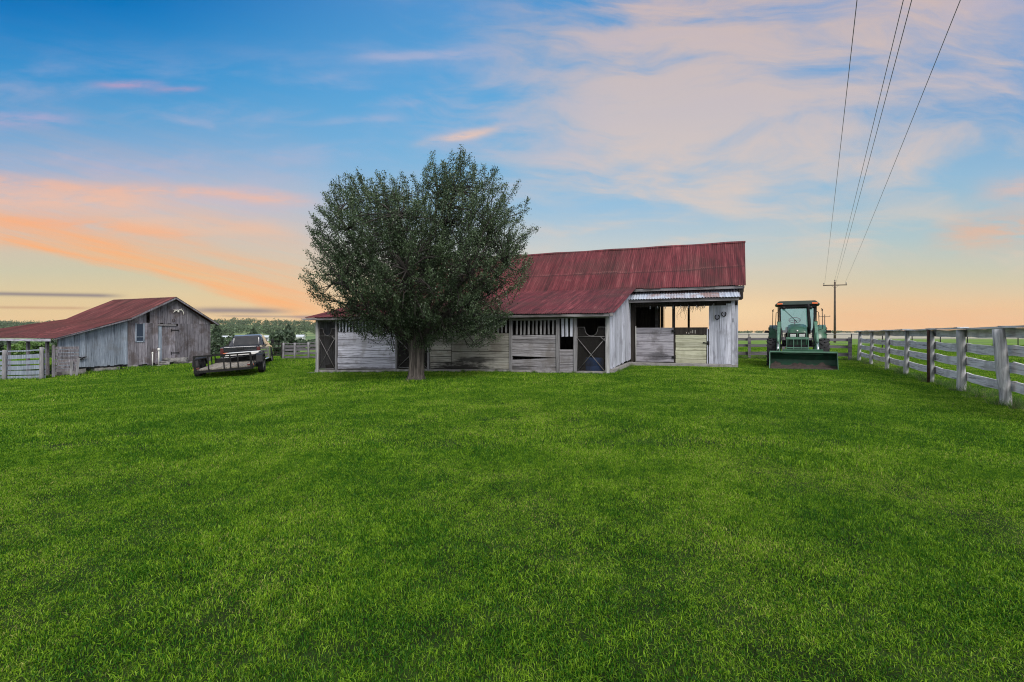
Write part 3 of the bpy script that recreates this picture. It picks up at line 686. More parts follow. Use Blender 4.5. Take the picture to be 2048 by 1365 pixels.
vboards(m, (-.01, b1 + 1.17), (-.01, b2), 2.42, lambda t: lz(b1 + 1.17 + t) - .05, .22, .025, .012, .03, .01, seed=45); m.build('gable_boards', M['barn_grey'], lb)
m = MB(); m.span((-.05, b1 + .1, 2.405), (-.032, b2, 2.43)); m.build('drip_batten', M['dark_wood'], lb)
# dark sheet added inside, standing in for the shade behind the gaps
m = MB(); m.extrude([(.2, .0), (b2 - .2, .0), (b2 - .2, 2.4), (bp, LP - .22), (b1 + .1, LE - .24), (.2, 1.5)], -.36, -.32); m.build('dark_backing', M['dark_wood'], lb)
# window
w_ = empty_child('window', lb, (0, 0, 0))
m = MB(); m.span((.012, b1 + .42, 1.38), (.022, b1 + .78, 2.37)); m.build('pane', M['old_glass'], w_)
m = MB()
for a, b_ in (((b1 + .36, 1.32), (b1 + .425, 2.42)), ((b1 + .775, 1.32), (b1 + .86, 2.42)), ((b1 + .36, 1.31), (b1 + .86, 1.38)), ((b1 + .42, 1.60), (b1 + .78, 1.635))):
    m.span((.004, a[0], a[1]), (.04, b_[0], b_[1]))
m.build('frame', M['barn_blue'], w_)
# door
d_ = empty_child('door', lb, (0, 0, 0)); y0 = b1 + 1.64
m = MB(); vboards(m, (.03, y0 + .20), (.03, y0 + 1.14), .12, 2.26, .20, .03, .006, .01, .004, seed=47); m.build('door_boards', M['barn_grey'], d_)
m = MB(); m.span((.006, y0, .10), (.05, y0 + .17, 2.26)); m.build('door_post', M['barn_blue'], d_)
for z in (.62, 2.02):
    m = MB(); m.span((.032, y0 + .74, z - .025), (.045, y0 + 1.22, z + .025)); m.span((.032, y0 + .72, z - .12), (.045, y0 + .76, z + .08)); m.build('hinge', M['black_metal'], d_)
m = MB(); m.span((.0, y0 - .04, 2.29), (.10, y0 + 1.0, 2.37)); m.build('door_header', M['beam'], lb)
# foundation: blocks and rough sill
m = MB(); g0 = lambda b: ground_local(0, b, LO)
for i in range(8):
    c0, c1 = i*b1/8, (i+1)*b1/8
    if i in (3, 7): continue
    m.hexa([(-.04, c0, g0(c0) - .2), (-.04, c1, g0(c1) - .2), (-.34, c1, g0(c1) - .2), (-.34, c0, g0(c0) - .2), (-.04, c0, -.07), (-.04, c1, -.04), (-.34, c1, -.04), (-.34, c0, -.07)])
m.span((-.1, b1 + .02, -.5), (-.3, b2, -.06)); m.build('foundation', M['concrete'], lb)
m = MB(); m.span((.02, b1 + .05, g0(b1) - .1), (-.09, b1 + .5, .0)); m.build('corner_block', M['concrete'], lb, .02)
m = MB(); m.span((.0, -.0, g0(0) - .1), (-.12, .14, 1.6)); m.build('corner_post', M['barn_grey'], lb)
# far walls
m = MB(); vboards(m, (0, b2), (-5.7, b2), -.1, 2.5, .22, seed=48); m.build('rear_wall', M['barn_grey'], lb)
m = MB(); vboards(m, (-5.7, b1), (0, b1), -.2, 2.6, .22, seed=49); m.build('inner_wall', M['barn_grey'], lb)
# roofs
def rect_roof(c, name, rows, seed): corrugated(c, rows=rows, wav=.03, seed=seed, pitch=.12, amp=.012).build(name, M['brown_roof'], lb)
rect_roof([(-5.95, b1 - .1, LE - .02), (.32, b1 - .1, LE - .02), (.32, bp, LP + .03), (-5.8, bp, LP + .02)], 'main_roof', 6, 51)
rect_roof([(.32, b2 + .36, 2.46), (-5.8, b2 + .36, 2.46), (-5.8, bp, LP + .02), (.32, bp, LP + .03)], 'rear_roof', 4, 52)
rect_roof([(-11.6, -.42, 1.60), (.38, -.36, 1.58), (.34, b1 + .0, LE + .03), (-6.0, b1 + .0, LE + .03)], 'lean_to_roof', 6, 53)
m = MB(); m.bar((.30, b1 - .1, LE - .07), (.30, bp, LP - .05), .03, .09); m.bar((.30, bp, LP - .05), (.30, b2 + .36, 2.40), .03, .09); m.bar((.34, -.34, 1.53), (.30, b1, LE - .02), .03, .08); m.build('barge_board', M['barn_grey'], lb)
m = MB(); m.span((-9.5, -.40, 1.42), (.12, -.36, 1.545)); m.build('fascia', M['white_plank'], lb)
for a in (-1.0, -2.75, -4.6, -6.4, -8.2):
    m = MB(); m.span((a - .06, -.05, ground_local(a, 0, LO) - .1), (a + .06, .07, 1.5)); m.build('lean_to_post', M['barn_grey'], lb)
# cow horns, iron ring and bracket on the gable
o = empty('cattle_horns', bw(.05, bp + .30, 3.25, LO), BYAW, 'bleached white pair of antlers nailed high on the grey gable', 'antlers')
m = MB(); m.tube([(0, -.28, .06), (0, -.2, -.06), (0, -.08, .02), (0, .0, .0), (0, .1, .04), (0, .24, .02), (0, .34, -.16), (0, .3, -.26)], [.012, .022, .03, .03, .03, .028, .022, .01], 6)
m.tube([(0, -.18, -.04), (0, -.14, .10)], [.02, .008], 5); m.tube([(0, .2, .03), (0, .22, .14)], [.02, .008], 5); m.tube([(0, -.3, -.16), (0, -.26, -.1), (0, -.2, -.06)], [.008, .02, .02], 5); m.build('antler', M['bone'], o)
m = MB(); m.box((.0, .0, -.06), (.04, .10, .12)); m.build('skull_plate', M['bone'], o, .01)
o = empty('iron_ring', bw(.05, bp + .02, 2.62, LO), BYAW, 'rusty iron ring hanging on the grey gable below the antlers', 'ring')
m = MB(); m.tube([(0, .08*math.cos(t), .09*math.sin(t)) for t in [2*math.pi*k/16 for k in range(17)]], .014, 6, False); m.build('hoop', M['rust'], o)
o = empty('wall_bracket', bw(.03, .95, .52, LO), BYAW, 'dark iron bracket with a curled arm on the blue grey lean-to wall', 'bracket')
m = MB(); m.tube([(.03, -.18, .0), (.05, -.1, .05), (.07, 0, .0), (.07, .12, .05), (.05, .22, .06)], [.02, .035, .04, .035, .015], 6); m.tube([(.02, -.2, -.06), (.06, 0, -.06), (.04, .14, -.04)], .02, 6); m.build('iron_arm', M['black_metal'], o)

def at_barn(b, out): return bw(out, b, 0, LO)
# standpipes
for b_, h, capd, lab in ((b1 + .97, .83, False, 'thin white standpipe without a head before the grey barn wall'), (b1 + 1.42, .90, True, 'thin white standpipe with a wide cap beside the barn door')):
    p = at_barn(b_, .55 if not capd else .4); z = gzf(p.x, p.y)
    o = empty('standpipe', (p.x, p.y, z), 0, lab, 'standpipe', 'white pipes by the barn door')
    m = MB(); m.tube([(0, 0, -.05), (.0, 0, h + .05)], .030, 10); m.build('pipe', M['white_plastic'], o)
    m = MB()
    if capd: m.lathe((0, 0, h + .05), (0, 0, 1), [(0, -.02), (.065, -.02), (.07, .0), (.07, .11), (.05, .13), (0, .13)], 14)
    else: m.lathe((0, 0, h - .02), (0, 0, 1), [(.042, -.02), (.045, 0), (.042, .05), (0, .09)], 12)
    m.build('cap', M['white_plastic'], o)
# stones at the door
def stone(p, d, seed, label, rot=0.0, mat='stone'):
    r = random.Random(seed); bm = bmesh.new(); bmesh.ops.create_icosphere(bm, subdivisions=3, radius=1)
    ph = [r.uniform(0, 6) for _ in range(9)]
    for v in bm.verts:
        c = v.co; k = 1 + .16*math.sin(3*c.x + ph[0])*math.sin(2.6*c.y + ph[1]) + .12*math.sin(5*c.z + ph[2] + 2*c.x) + .06*math.sin(9*c.y + ph[3])*math.sin(8*c.x + ph[4])
        v.co = Vector((c.x*k*d[0]/2, c.y*k*d[1]/2, max(-.8, min(.8, c.z*k))*d[2]/1.6))
    me = bpy.data.meshes.new('stone'); bm.to_mesh(me); bm.free()
    for f in me.polygons: f.use_smooth = True
    o = link('stone', me, M[mat]); o.location = p; o.rotation_euler = (r.uniform(-.1, .1), r.uniform(-.1, .1), rot)
    return tag(o, label, 'stone', 'stones heaped at the barn door')
for b_, out, zz, d, sd, lab, rt in (
        (b1 + 2.55, .55, .18, (.95, .50, .42), 3, 'large pale round-shouldered stone at the right of the barn doorstep heap', .9),
        (b1 + 1.75, .42, .10, (.62, .45, .24), 4, 'grey stone at the left foot of the doorstep heap', .4),
        (b1 + 2.05, .22, .36, (.55, .35, .16), 5, 'small pale stone on top of the doorstep heap', 1.0),
        (b1 + 1.95, .35, .22, (.9, .5, .12), 6, 'brown flat slab in the middle of the doorstep heap', 1.2),
        (b1 + 2.75, .12, .32, (1.3, .4, .09), 7, 'long thin flat stone under the right edge of the barn door', 1.2),
        (b1 + 1.35, .62, .03, (.35, .3, .12), 8, 'low stone in the grass between the capped standpipe and the heap', .2),
        (b1 + 3.3, .5, .04, (.8, .4, .16), 9, 'half buried stone between the doorstep heap and the trailer', 1.1)):
    p = at_barn(b_, out); stone((p.x, p.y, gzf(p.x, p.y) + zz), d, sd, lab, rt)

# ------------------------------------------------------------------ fences
def rail(mb, p, q, h, th, sag=.0, seed=0, n=6, jit=.006):
    r = random.Random(seed); p, q = Vector(p), Vector(q); d = (q - p); side = Vector((d.y, -d.x, 0)).normalized()
    prev = None; vs = []; fs = []
    for i in range(n + 1):
        t = i/n; c = p + d*t; z = -sag*4*t*(1 - t) + r.uniform(-jit, jit); hh = h*r.uniform(.94, 1.05)/2
        for sx, sz in ((-1, -1), (1, -1), (1, 1), (-1, 1)): vs.append(c + side*sx*th/2 + Vector((0, 0, z + sz*hh)))
    for i in range(n):
        for k in range(4): fs.append((i*4 + k, i*4 + (k+1) % 4, (i+1)*4 + (k+1) % 4, (i+1)*4 + k))
    fs += [(3, 2, 1, 0), tuple(n*4 + k for k in range(4))]
    mb.add(vs, fs)
def round_post(mb, x, y, z0, z1, r0, lean=(0, 0), seed=0, n=10):
    r = random.Random(seed); k = 7
    pts = [(x + lean[0]*(i/k) + r.uniform(-.006, .006), y + lean[1]*(i/k), z0 + (z1 - z0)*i/k) for i in range(k + 1)]
    mb.tube(pts, [r0*r.uniform(.92, 1.08) for _ in pts], n)
# right board fence
FY = [6.3, 8.48, 10.45, 12.38, 14.64, 16.9, 19.5, 22.07]
FX = lambda y: 8.68 + .525*(y - 8.48)
fdir = Vector((.525, 1, 0)).normalized(); fo = Vector((fdir.y, -fdir.x, 0))
fe = empty('board_fence', (FX(8.48), 8.48, 0), -math.atan2(.525, 1), 'pale weathered board fence with round posts and cap board at the right of the lawn', 'fence')
inv = Matrix.Rotation(math.atan2(.525, 1), 4, 'Z') @ Matrix.Translation(-Vector((FX(8.48), 8.48, 0)))
def fl(x, y, z): return inv @ Vector((x, y, z))
rads = [.07, .088, .078, .062, .062, .066, .06, .075]
leans = [(0, 0), (-.11, .0), (-.01, 0), (.01, 0), (.05, 0), (.02, 0), (.05, 0), (.07, 0)]
for i, y in enumerate(FY):
    p = fl(FX(y), y, gzf(FX(y), y)); m = MB(); round_post(m, p.x, p.y, -.15, 1.335, rads[i], leans[i], 60 + i); m.build('post', M['post_wood'], fe)
for i in range(len(FY) - 1):
    for k, (zc, h) in enumerate(((1.268, .165), (.96, .185), (.66, .185), (.33, .18))):
        a = fl(FX(FY[i]), FY[i], zc) + Vector((.09, -.10 if i % 2 else 0, 0)); b = fl(FX(FY[i+1]), FY[i+1], zc) + Vector((.09, .0, 0))
        m = MB(); rail(m, a, b, h, .03, .03 if k else .012, 100*i + k, 7); m.build('rail', M['fence_wood'], fe)
    a = fl(FX(FY[i]), FY[i], 1.365); b = fl(FX(FY[i+1]), FY[i+1], 1.365)
    m = MB(); rail(m, a + Vector((0, -.08, .0 if i % 2 else .009)), b + Vector((0, .08, .009 if i % 2 == 0 else 0)), .034, .19, .01, 900 + i, 8, .004); m.build('cap_board', M['fence_wood'], fe)
# steel post beside it
yy = 12.28; o = empty('steel_post', (FX(yy) - .10, yy, 0), 0, 'rusty maroon steel pipe post against the third nearest fence post', 'post')
m = MB(); m.tube([(0, 0, -.1), (0, 0, 1.34)], .032, 10); m.build('pipe', M['rust'], o)
m = MB(); m.tube([(0, -.03, 1.32), (0, .04, 1.345)], .02, 8); m.build('clip', M['rust'], o)
# cross fence behind the tractor
def straight_fence(name, label, A, B, posts, rails, mat_p, mat_r, pw=.12, ph=1.1, off=.07, seed=0, cat='fence', dz=None, rnd=False):
    A, B = Vector((*A, 0)), Vector((*B, 0)); d = B - A; L = d.length; th = math.atan2(d.y, d.x)
    e = empty(name, (A.x, A.y, gzf(A.x, A.y)), th, label, cat)
    def zl(s):
        w = A + d*(s/L); return gzf(w.x, w.y) - e.location.z
    r = random.Random(seed); ss_ = posts if hasattr(posts, '__len__') else [L*i/(posts - 1) for i in range(posts)]
    for s in ss_:
        m = MB(); h = ph*r.uniform(.97, 1.06)
        if rnd: round_post(m, s, 0, zl(s) - .1, zl(s) + h, pw/2, (r.uniform(-.03, .03), 0), int(s*10))
        else: m.hexa([(s - pw/2, -pw/2, zl(s) - .1), (s + pw/2, -pw/2, zl(s) - .1), (s + pw/2, pw/2, zl(s) - .1), (s - pw/2, pw/2, zl(s) - .1)] + [(s + sx*pw/2 + r.uniform(-.02, .02), sy*pw/2, zl(s) + h) for sx, sy in ((-1, -1), (1, -1), (1, 1), (-1, 1))])
        m.build('post', M[mat_p], e)
    for i in range(len(ss_) - 1):
        for zc, h in rails:
            m = MB(); rail(m, (ss_[i] - .05, off, zl(ss_[i]) + zc), (ss_[i+1] + .05, off + .002*i, zl(ss_[i+1]) + zc + r.uniform(-.02, .02)), h, .03, r.uniform(0, .015), seed + i*10 + int(zc*100), 4); m.build('rail', M[mat_r], e)
    return e
straight_fence('rail_fence', 'dark grey three rail fence crossing behind the tractor from barn to corner post', (10.4, 24.4), (15.7, 22.3), [.0, 1.42, 2.9, 4.3, 5.6], ((.985, .13), (.665, .13), (.29, .17)), 'dark_rail', 'dark_rail', .12, 1.05, .08, 5)
# paddock fence between the truck and the horse barn
straight_fence('paddock_fence', 'grey weathered plank fence on the slope between pickup and horse barn', (-14.95, 31.6), (-9.6, 29.3), [0, 1.0, 2.2, 3.4, 4.6, 5.8], ((1.06, .05), (.88, .16), (.66, .15), (.42, .17), (.17, .14)), 'grey_post', 'dark_rail', .13, 1.12, .09, 8, rnd=True)
straight_fence('pipe_fence', 'dark thin rail fence between the grey barn and pickup truck', (-21.2, 36.0), (-15.1, 32.0), [0, 1.8, 3.6, 5.4, 7.1], ((1.05, .05), (.78, .05), (.5, .05), (.25, .05)), 'dark_wood', 'dark_wood', .09, 1.1, .05, 9)
# fence by the lean-to, at the left edge
A = Vector((-22.45, 23.1, 0)); e = straight_fence('plank_fence', 'pale blue grey plank fence before the open lean-to at the left edge of the lawn', (-31.5, 24.9), (-22.45, 23.1), [0, 2.3, 4.6, 6.9, 9.2], ((1.42, .06), (1.13, .19), (.86, .19), (.60, .19), (.36, .20), (.10, .21)), 'grey_post', 'barn_blue', .17, 1.5, .11, 12, rnd=True)
s_ = empty('plank_gate', (-22.15, 23.35, gzf(-22.15, 23.35)), R(55), 'narrow gate of dark stacked planks between the lean-to corner and the plank fence', 'gate')
m = MB()
for k in range(8): rail(m, (0, 0, .40 + k*.155), (.95, 0, .40 + k*.155 + rng.uniform(-.02, .02)), .13, .03, 0, 300 + k, 4)
m.build('gate_planks', M['barn_grey'], s_)
m = MB(); m.bar((0, -.03, .1), (0, -.03, 1.62), .11, .05); m.build('upright', M['barn_grey'], s_)
for x, l, h in ((.62, .04, .86), (.82, .10, .98)):
    m = MB(); m.bar((x, -.08, -.05), (x + l, -.06, h), .10, .05); m.build('leaning_board', M['grey_post'], s_)
# wire fence far out on the right
wf = empty('wire_fence', (20, 38, 0), 0, 'thin steel post and wire fence across the pasture beyond the board fence', 'fence')
pts = [(14 + 3.1*k, 34 + .9*k) for k in range(16)]
for (x, y) in pts:
    m = MB(); m.bar((x - 20, y - 38, -.05), (x - 20, y - 38, 1.25), .05); m.build('steel_post', M['black_metal'], wf)
for z in (1.18, .85, .5):
    m = MB(); m.tube([(x - 20, y - 38, z) for x, y in pts], .018 if z > 1 else .008, 5, False); m.build('wire', M['wire'], wf)

# ------------------------------------------------------------------ live oak
TX, TY = -2.83, 14.2; TZ = gzf(TX, TY)
tree = empty('oak_tree', (TX, TY, TZ), 0, 'dense dark evergreen oak with rounded crown standing before the horse barn', 'tree')
def build_oak():
    K = .01468
    out = [(640, 600), (618, 585), (604, 553), (622, 532), (612, 505), (620, 470), (624, 432), (648, 398), (664, 368), (700, 345), (722, 334), (756, 320), (782, 334), (822, 342), (846, 352), (856, 326), (868, 302), (896, 312), (926, 288), (958, 318), (986, 330), (1012, 338), (1052, 368), (1076, 418), (1084, 482), (1068, 520), (1072, 548), (1064, 572), (1042, 602), (1030, 640), (1002, 690), (962, 694), (930, 684), (880, 696), (845, 680), (800, 692), (768, 680), (702, 662), (676, 640), (655, 622)]
    poly = np.array([((x - 836)*K, (762 - y)*K) for x, y in out])
    def inside(x, z):
        c = np.zeros(len(x), bool); n = len(poly); j = n - 1
        for i in range(n):
            xi, zi = poly[i]; xj, zj = poly[j]
            k = ((zi > z) != (zj > z)) & (x < (xj - xi)*(z - zi)/(zj - zi + 1e-9) + xi); c ^= k; j = i
        return c
    def edge(x, z): # distance to outline
        d = np.full(len(x), 9.0); n = len(poly)
        for i in range(n):
            a, b = poly[i], poly[(i+1) % n]; ab = b - a; t = np.clip(((x - a[0])*ab[0] + (z - a[1])*ab[1])/(ab@ab), 0, 1)
            d = np.minimum(d, np.hypot(x - a[0] - ab[0]*t, z - a[1] - ab[1]*t))
        return d
    N = 60000
    x = nrg.uniform(-3.5, 3.7, N); z = nrg.uniform(.9, 7.0, N); k = inside(x, z); x, z = x[k], z[k]
    e = edge(x, z); lob = np.sin(x*3.1 + 1)*np.sin(z*2.7 + .5) + .7*np.sin(x*5.7 + z*3.3) + .5*np.sin(x*9.1 - z*7.7 + 2)
    k = e > .03 + .24*np.maximum(0, lob); x, z, e = x[k], z[k], e[k]
    hd = np.minimum(2.5, 1.75*e**.8)
    t = nrg.uniform(-1, 1, len(x)); t = np.sign(t)*np.abs(t)**.5       # more towards the surface, front and back
    y = t*hd
    P = np.stack([x, y, z], 1)
    den = np.sin(x*2.3 + y*1.7 + .4)*np.sin(z*2.6 - y*1.3 + 1.1) + .6*np.sin(x*4.9 - y*3.1 + z*2.2)
    # thin to a spaced set of spray tips
    keep = []; cell = {}
    r0 = .30
    for i in range(len(P)):
        key = tuple((P[i]/r0).astype(int)); ok = True
        for dx in (-1, 0, 1):
            for dy in (-1, 0, 1):
                for dz in (-1, 0, 1):
                    for jx in cell.get((key[0]+dx, key[1]+dy, key[2]+dz), ()):
                        if ((P[i] - P[jx])**2).sum() < r0*r0: ok = False; break
        if ok: cell.setdefault(key, []).append(i); keep.append(i)
    keep = [i for i in keep if nrg.random() > (.68 if den[i] > .22 else .12)]
    tips = P[keep]
    # main limbs
    limbs = []
    def limb(pts, r0, r1): limbs.append((pts, r0, r1))
    top = Vector((.02, 0, 1.55))
    targets = [(-2.4, .3, 3.4), (-1.9, -1.1, 4.6), (-1.1, .9, 5.3), (-.4, -.4, 5.2), (.6, .6, 5.6), (1.2, -.7, 5.4), (2.2, .5, 4.4), (2.7, -.3, 3.3), (1.7, -1.5, 2.9), (-1.6, -1.6, 2.7), (-2.3, .8, 2.3), (2.1, 1.3, 2.6), (.2, -1.9, 3.0), (0, 1.8, 3.6), (-.2, -1.5, 4.4)]
    lp = []
    for i, tg in enumerate(targets):
        tg = Vector(tg); st = Vector((rng.uniform(-.08, .08), rng.uniform(-.08, .08), rng.uniform(1.15, 1.75)))
        mid = st.lerp(tg, .45) + Vector((0, 0, .25*(1 if tg.z > 3.5 else .1))) + Vector([rng.uniform(-.15, .15) for _ in range(3)])
        pts = [((1-t)**2)*st + 2*t*(1-t)*mid + t*t*tg + Vector([rng.uniform(-.04, .04) for _ in range(3)])*(t > 0) for t in [q/9 for q in range(10)]]
        limb(pts, .115, .03); lp += [(p, .115 + (.03 - .115)*q/9) for q, p in enumerate(pts) if q > 2]
    LPn = np.array([tuple(p) for p, _ in lp])
    tm = MB()
    prof = [(-.1, .38), (0, .315), (.06, .262), (.2, .222), (.5, .205), (.9, .20), (1.2, .215), (1.45, .20), (1.7, .15)]
    n = 28; vs = []; fs = []
    for zz, rr in prof:
        for q_ in range(n):
            a = 2*math.pi*q_/n; k = 1 + .08*math.sin(5*a + zz*1.1) + .08*abs(math.sin(5.5*a + 2 - zz*.6)) + .05*math.sin(12*a + zz*2)
            vs.append((rr*k*math.cos(a) + .02*math.sin(zz*2), rr*k*math.sin(a), zz))
    for i in range(len(prof) - 1):
        for q_ in range(n): fs.append((i*n + q_, i*n + (q_+1) % n, (i+1)*n + (q_+1) % n, (i+1)*n + q_))
    tm.add(vs, fs, True); tm.build('trunk', M['bark'], tree)
    bmn = MB()
    for pts, a, b in limbs: bmn.tube(pts, [a + (b - a)*q/9 for q in range(10)], 7)
    ctr = np.array([0, 0, 1.9]); L = []
    for tp in tips:
        d = tp - ctr; d[2] += 1.1; d = d/np.linalg.norm(d); d = d + nrg.normal(0, .25, 3); d /= np.linalg.norm(d)
        ln = nrg.uniform(.40, .95); base = tp - d*ln
        j = np.argmin(((LPn - base)**2).sum(1) + .15*np.maximum(0, LPn[:, 2] - base[2]))
        a = LPn[j]; mid = (a + base)/2 + np.array([0, 0, .08]) + nrg.normal(0, .05, 3)
        bmn.tube([a, mid, base, tp - d*ln*.4, tp], [.022, .016, .010, .006, .003], 4, False)
        n_l = int(nrg.uniform(100, 240)*1.0)
        t = nrg.uniform(0, 1, n_l)**.8
        c = base[None] + d[None]*(t*ln*1.08)[:, None] + nrg.normal(0, 1, (n_l, 3))*(.020 + .066*(1 - t*.75))[:, None]
        L.append(np.concatenate([c, np.repeat(d[None], n_l, 0)], 1))
    L = np.concatenate(L); nl = len(L)
    dirs = L[:, 3:]*.7 + nrg.normal(0, .75, (nl, 3)); dirs /= np.linalg.norm(dirs, axis=1)[:, None]
    up = nrg.normal(0, 1, (nl, 3)) + np.array([0, 0, .8]); side = np.cross(dirs, up); side /= np.linalg.norm(side, axis=1)[:, None] + 1e-9
    nor = np.cross(side, dirs)
    ln = nrg.uniform(.026, .060, nl)[:, None]; wd = ln*nrg.uniform(.22, .36, nl)[:, None]
    c = L[:, :3]
    V = np.stack([c - dirs*ln*.5, c + side*wd + nor*wd*.35, c + dirs*ln*.5, c - side*wd + nor*wd*.35], 1).reshape(-1, 3)
    F = np.arange(nl*4).reshape(-1, 4)
    link('crown', mesh_np('crown', V, [F]), M['oak_leaf'], tree)
    bmn.build('limbs', M['branch'], tree)
    print('oak', len(tips), 'sprays', nl, 'leaves')
build_oak()

# ------------------------------------------------------------------ wheels
def wheel(parent, x, y, z, r, w, rim_mat, name='wheel', lugs=0, rr=.6, out=1):
    e = empty_child(name, parent, (x, y, z))
    m = MB(); m.lathe((0, 0, 0), (1, 0, 0), [(r*rr, -w*.42), (r*.86, -w*.5), (r*.97, -w*.44), (r, -w*.3), (r, w*.3), (r*.97, w*.44), (r*.86, w*.5), (r*rr, w*.42), (r*rr, -w*.42)], 28)
    for k in range(lugs):
        for s in (-1, 1):
            a0 = 2*math.pi*(k + (0 if s > 0 else .5))/lugs; a1 = a0 + 2*math.pi*.9/lugs
            p = Vector((s*.02, math.cos(a1)*r, math.sin(a1)*r)); q_ = Vector((s*w*.5, math.cos(a0)*r*.97, math.sin(a0)*r*.97)); rad = Vector((0, math.cos(a1), math.sin(a1)))
            m.bar(p, q_, .045, .07, rad)
    m.build('tyre', M['rubber'], e)
    m = MB(); m.lathe((0, 0, 0), (out, 0, 0), [(r*rr*1.02, w*.40), (r*rr*.9, w*.34), (r*rr*.55, w*.12), (r*rr*.3, w*.12), (r*rr*.25, w*.25), (0, w*.25)], 20); m.build('rim', M[rim_mat], e)
    return e

# ------------------------------------------------------------------ tractor (x right, y back from the bucket lip)
tr = empty('tractor', (9.93, 16.8, gzf(9.93, 16.8)), R(-30), 'green farm tractor with glazed cab and front loader bucket lowered on the grass', 'tractor')
M['yellow'] = basic('yellow_rim_paint', (.62, .42, .03), .5, 0, .1, 5)
def build_tractor():
    # bucket: open curved shell
    b = empty_child('bucket', tr, (.15, 0, 0))
    prof = [(-.02, .015), (.34, .02), (.52, .07), (.62, .18), (.65, .33), (.60, .47), (.46, .585), (.44, .60)]
    W = 1.01; m = MB(); n = len(prof)
    for off, rev in ((0, False), (.02, True)):
        vs = [(s*W, y + off*.7, z - off*.7) for s in (-1, 1) for y, z in prof]
        m.add(vs, [(i, i+1, n + i + 1, n + i) for i in range(n-1)], False)
    m.build('shell', M['bucket_green'], b)
    side = prof + [(.30, .55), (.06, .10)]
    for s in (-1, 1):
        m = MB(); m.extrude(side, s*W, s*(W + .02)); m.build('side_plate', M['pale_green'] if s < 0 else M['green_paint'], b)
    m = MB(); m.span((-W - .02, .42, .585), (W + .02, .50, .635)); m.build('top_lip', M['pale_green'], b)
    m = MB(); m.span((-W - .03, -.07, .0), (W + .03, .06, .028)); m.build('cutting_edge', M['mud'], b)
    m = MB(); r = random.Random(3); N = 26
    vs = []; 
    for j in range(5):
        for i in range(N + 1):
            yv, zv = ((.0, .025), (.28, .05), (.46, .08), (.565, .13), (.61, .18))[j]; q = r.uniform(-.05, .05) if j == 4 else r.uniform(-.008, .02)
            vs.append((-W + .01 + (2*W - .02)*i/N, yv, zv + q + (.04*math.sin(i*.7) if j == 4 else 0)))
    m.add(vs, [(j*(N+1) + i, j*(N+1) + i + 1, (j+1)*(N+1) + i + 1, (j+1)*(N+1) + i) for j in range(4) for i in range(N)], True); m.build('caked_mud', M['mud'], b)
    m = MB(); m.span((-.62, .50, .52), (.62, .72, .70)); m.build('carrier', M['green_paint'], b, .015)
    # loader arms
    for s in (-1, 1):
        a = empty_child('loader_arm', tr, (s*.62, 0, 0))
        m = MB(); m.bar((0, .80, .52), (0, 1.55, 1.18), .10, .17); m.bar((0, 1.50, 1.14), (0, 2.62, 1.64), .10, .17); m.build('beam', M['pale_green'], a, .01)
        m = MB(); m.bar((0, 2.55, .55), (0, 2.70, 1.72), .12, .20); m.build('mast', M['green_paint'], a, .01)
        m = MB(); m.tube([(s*.0, 1.38, 1.28), (0, 1.0, .95)], .045, 10); m.tube([(0, 2.45, .85), (0, 1.9, 1.15)], .045, 10); m.build('cylinder', M['pale_green'], a)
        m = MB(); m.tube([(0, 1.0, .95), (0, .70, .60)], .028, 10); m.tube([(0, .70, .60), (0, .68, .78)], .032, 8); m.build('piston_rod', M['steel'], a)
        m = MB(); m.tube([(-s*.08, 2.4, 1.5), (-s*.10, 1.9, 1.30), (-s*.09, 1.5, 1.0), (-s*.06, 1.1, .85)], .014, 6); m.tube([(-s*.1, 2.4, 1.45), (-s*.15, 1.7, 1.0), (-s*.1, 1.2, .7)], .014, 6); m.build('hose', M['rubber'], a)
        m = MB(); m.box((0, 2.64, 1.68), (.14, .12, .14)); m.build('pivot', M['green_paint'], a, .02)
    # grille guard
    m = MB()
    m.span((-.36, 1.02, 1.05), (.36, 1.06, 1.13)); m.span((-.36, 1.02, .72), (.36, 1.05, .76))
    for x in (-.34, -.12, .12, .34): m.bar((x, 1.04, .55), (x, 1.04, 1.08), .022)
    m.build('grille_guard', M['pale_green'], tr)
    m = MB(); m.span((-.33, 1.09, .45), (.33, 2.6, .85)); m.build('frame', M['black_metal'], tr, .02)
    m = MB(); m.span((-.45, .95, .45), (.45, 1.08, .68)); m.build('front_weight', M['green_paint'], tr, .02)
    # hood: rounded, rising towards the cab
    secs = [(1.12, .27, .86, 1.30, .04), (1.16, .30, .84, 1.40, .07), (1.40, .315, .82, 1.47, .08), (2.0, .33, .82, 1.55, .08), (2.62, .34, .82, 1.64, .09)]
    vs = []; 
    for y, hw, z0, z1, rc in secs:
        ring = [(-hw, z0), (-hw, z1 - rc*1.6), (-hw + rc*.4, z1 - rc*.6), (-hw + rc*1.4, z1 - rc*.1), (-hw*.3, z1), (hw*.3, z1), (hw - rc*1.4, z1 - rc*.1), (hw - rc*.4, z1 - rc*.6), (hw, z1 - rc*1.6), (hw, z0)]
        vs += [(x, y, z) for x, z in ring]
    k = 10; m = MB(); m.add(vs, [(i*k + j, i*k + j + 1, (i+1)*k + j + 1, (i+1)*k + j) for i in range(len(secs)-1) for j in range(k-1)] + [tuple(range(k))], True)
    m.build('hood', M['green_paint'], tr)
    m = MB(); m.span((-.262, 1.095, .84), (.262, 1.118, 1.285)); m.build('grille', M['black_metal'], tr, .01)
    m = MB()
    for i in range(9): m.span((-.25, 1.088, .86 + i*.03), (.25, 1.096, .868 + i*.03))
    m.span((-.02, 1.084, .86), (.02, 1.097, 1.28)); m.build('grille_bars', M['green_paint'], tr)
    for s in (-1, 1):
        m = MB(); m.span((s*.05, 1.075, 1.14), (s*.235, 1.095, 1.245)); m.build('headlight', M['lamp_lens'], tr, .012)
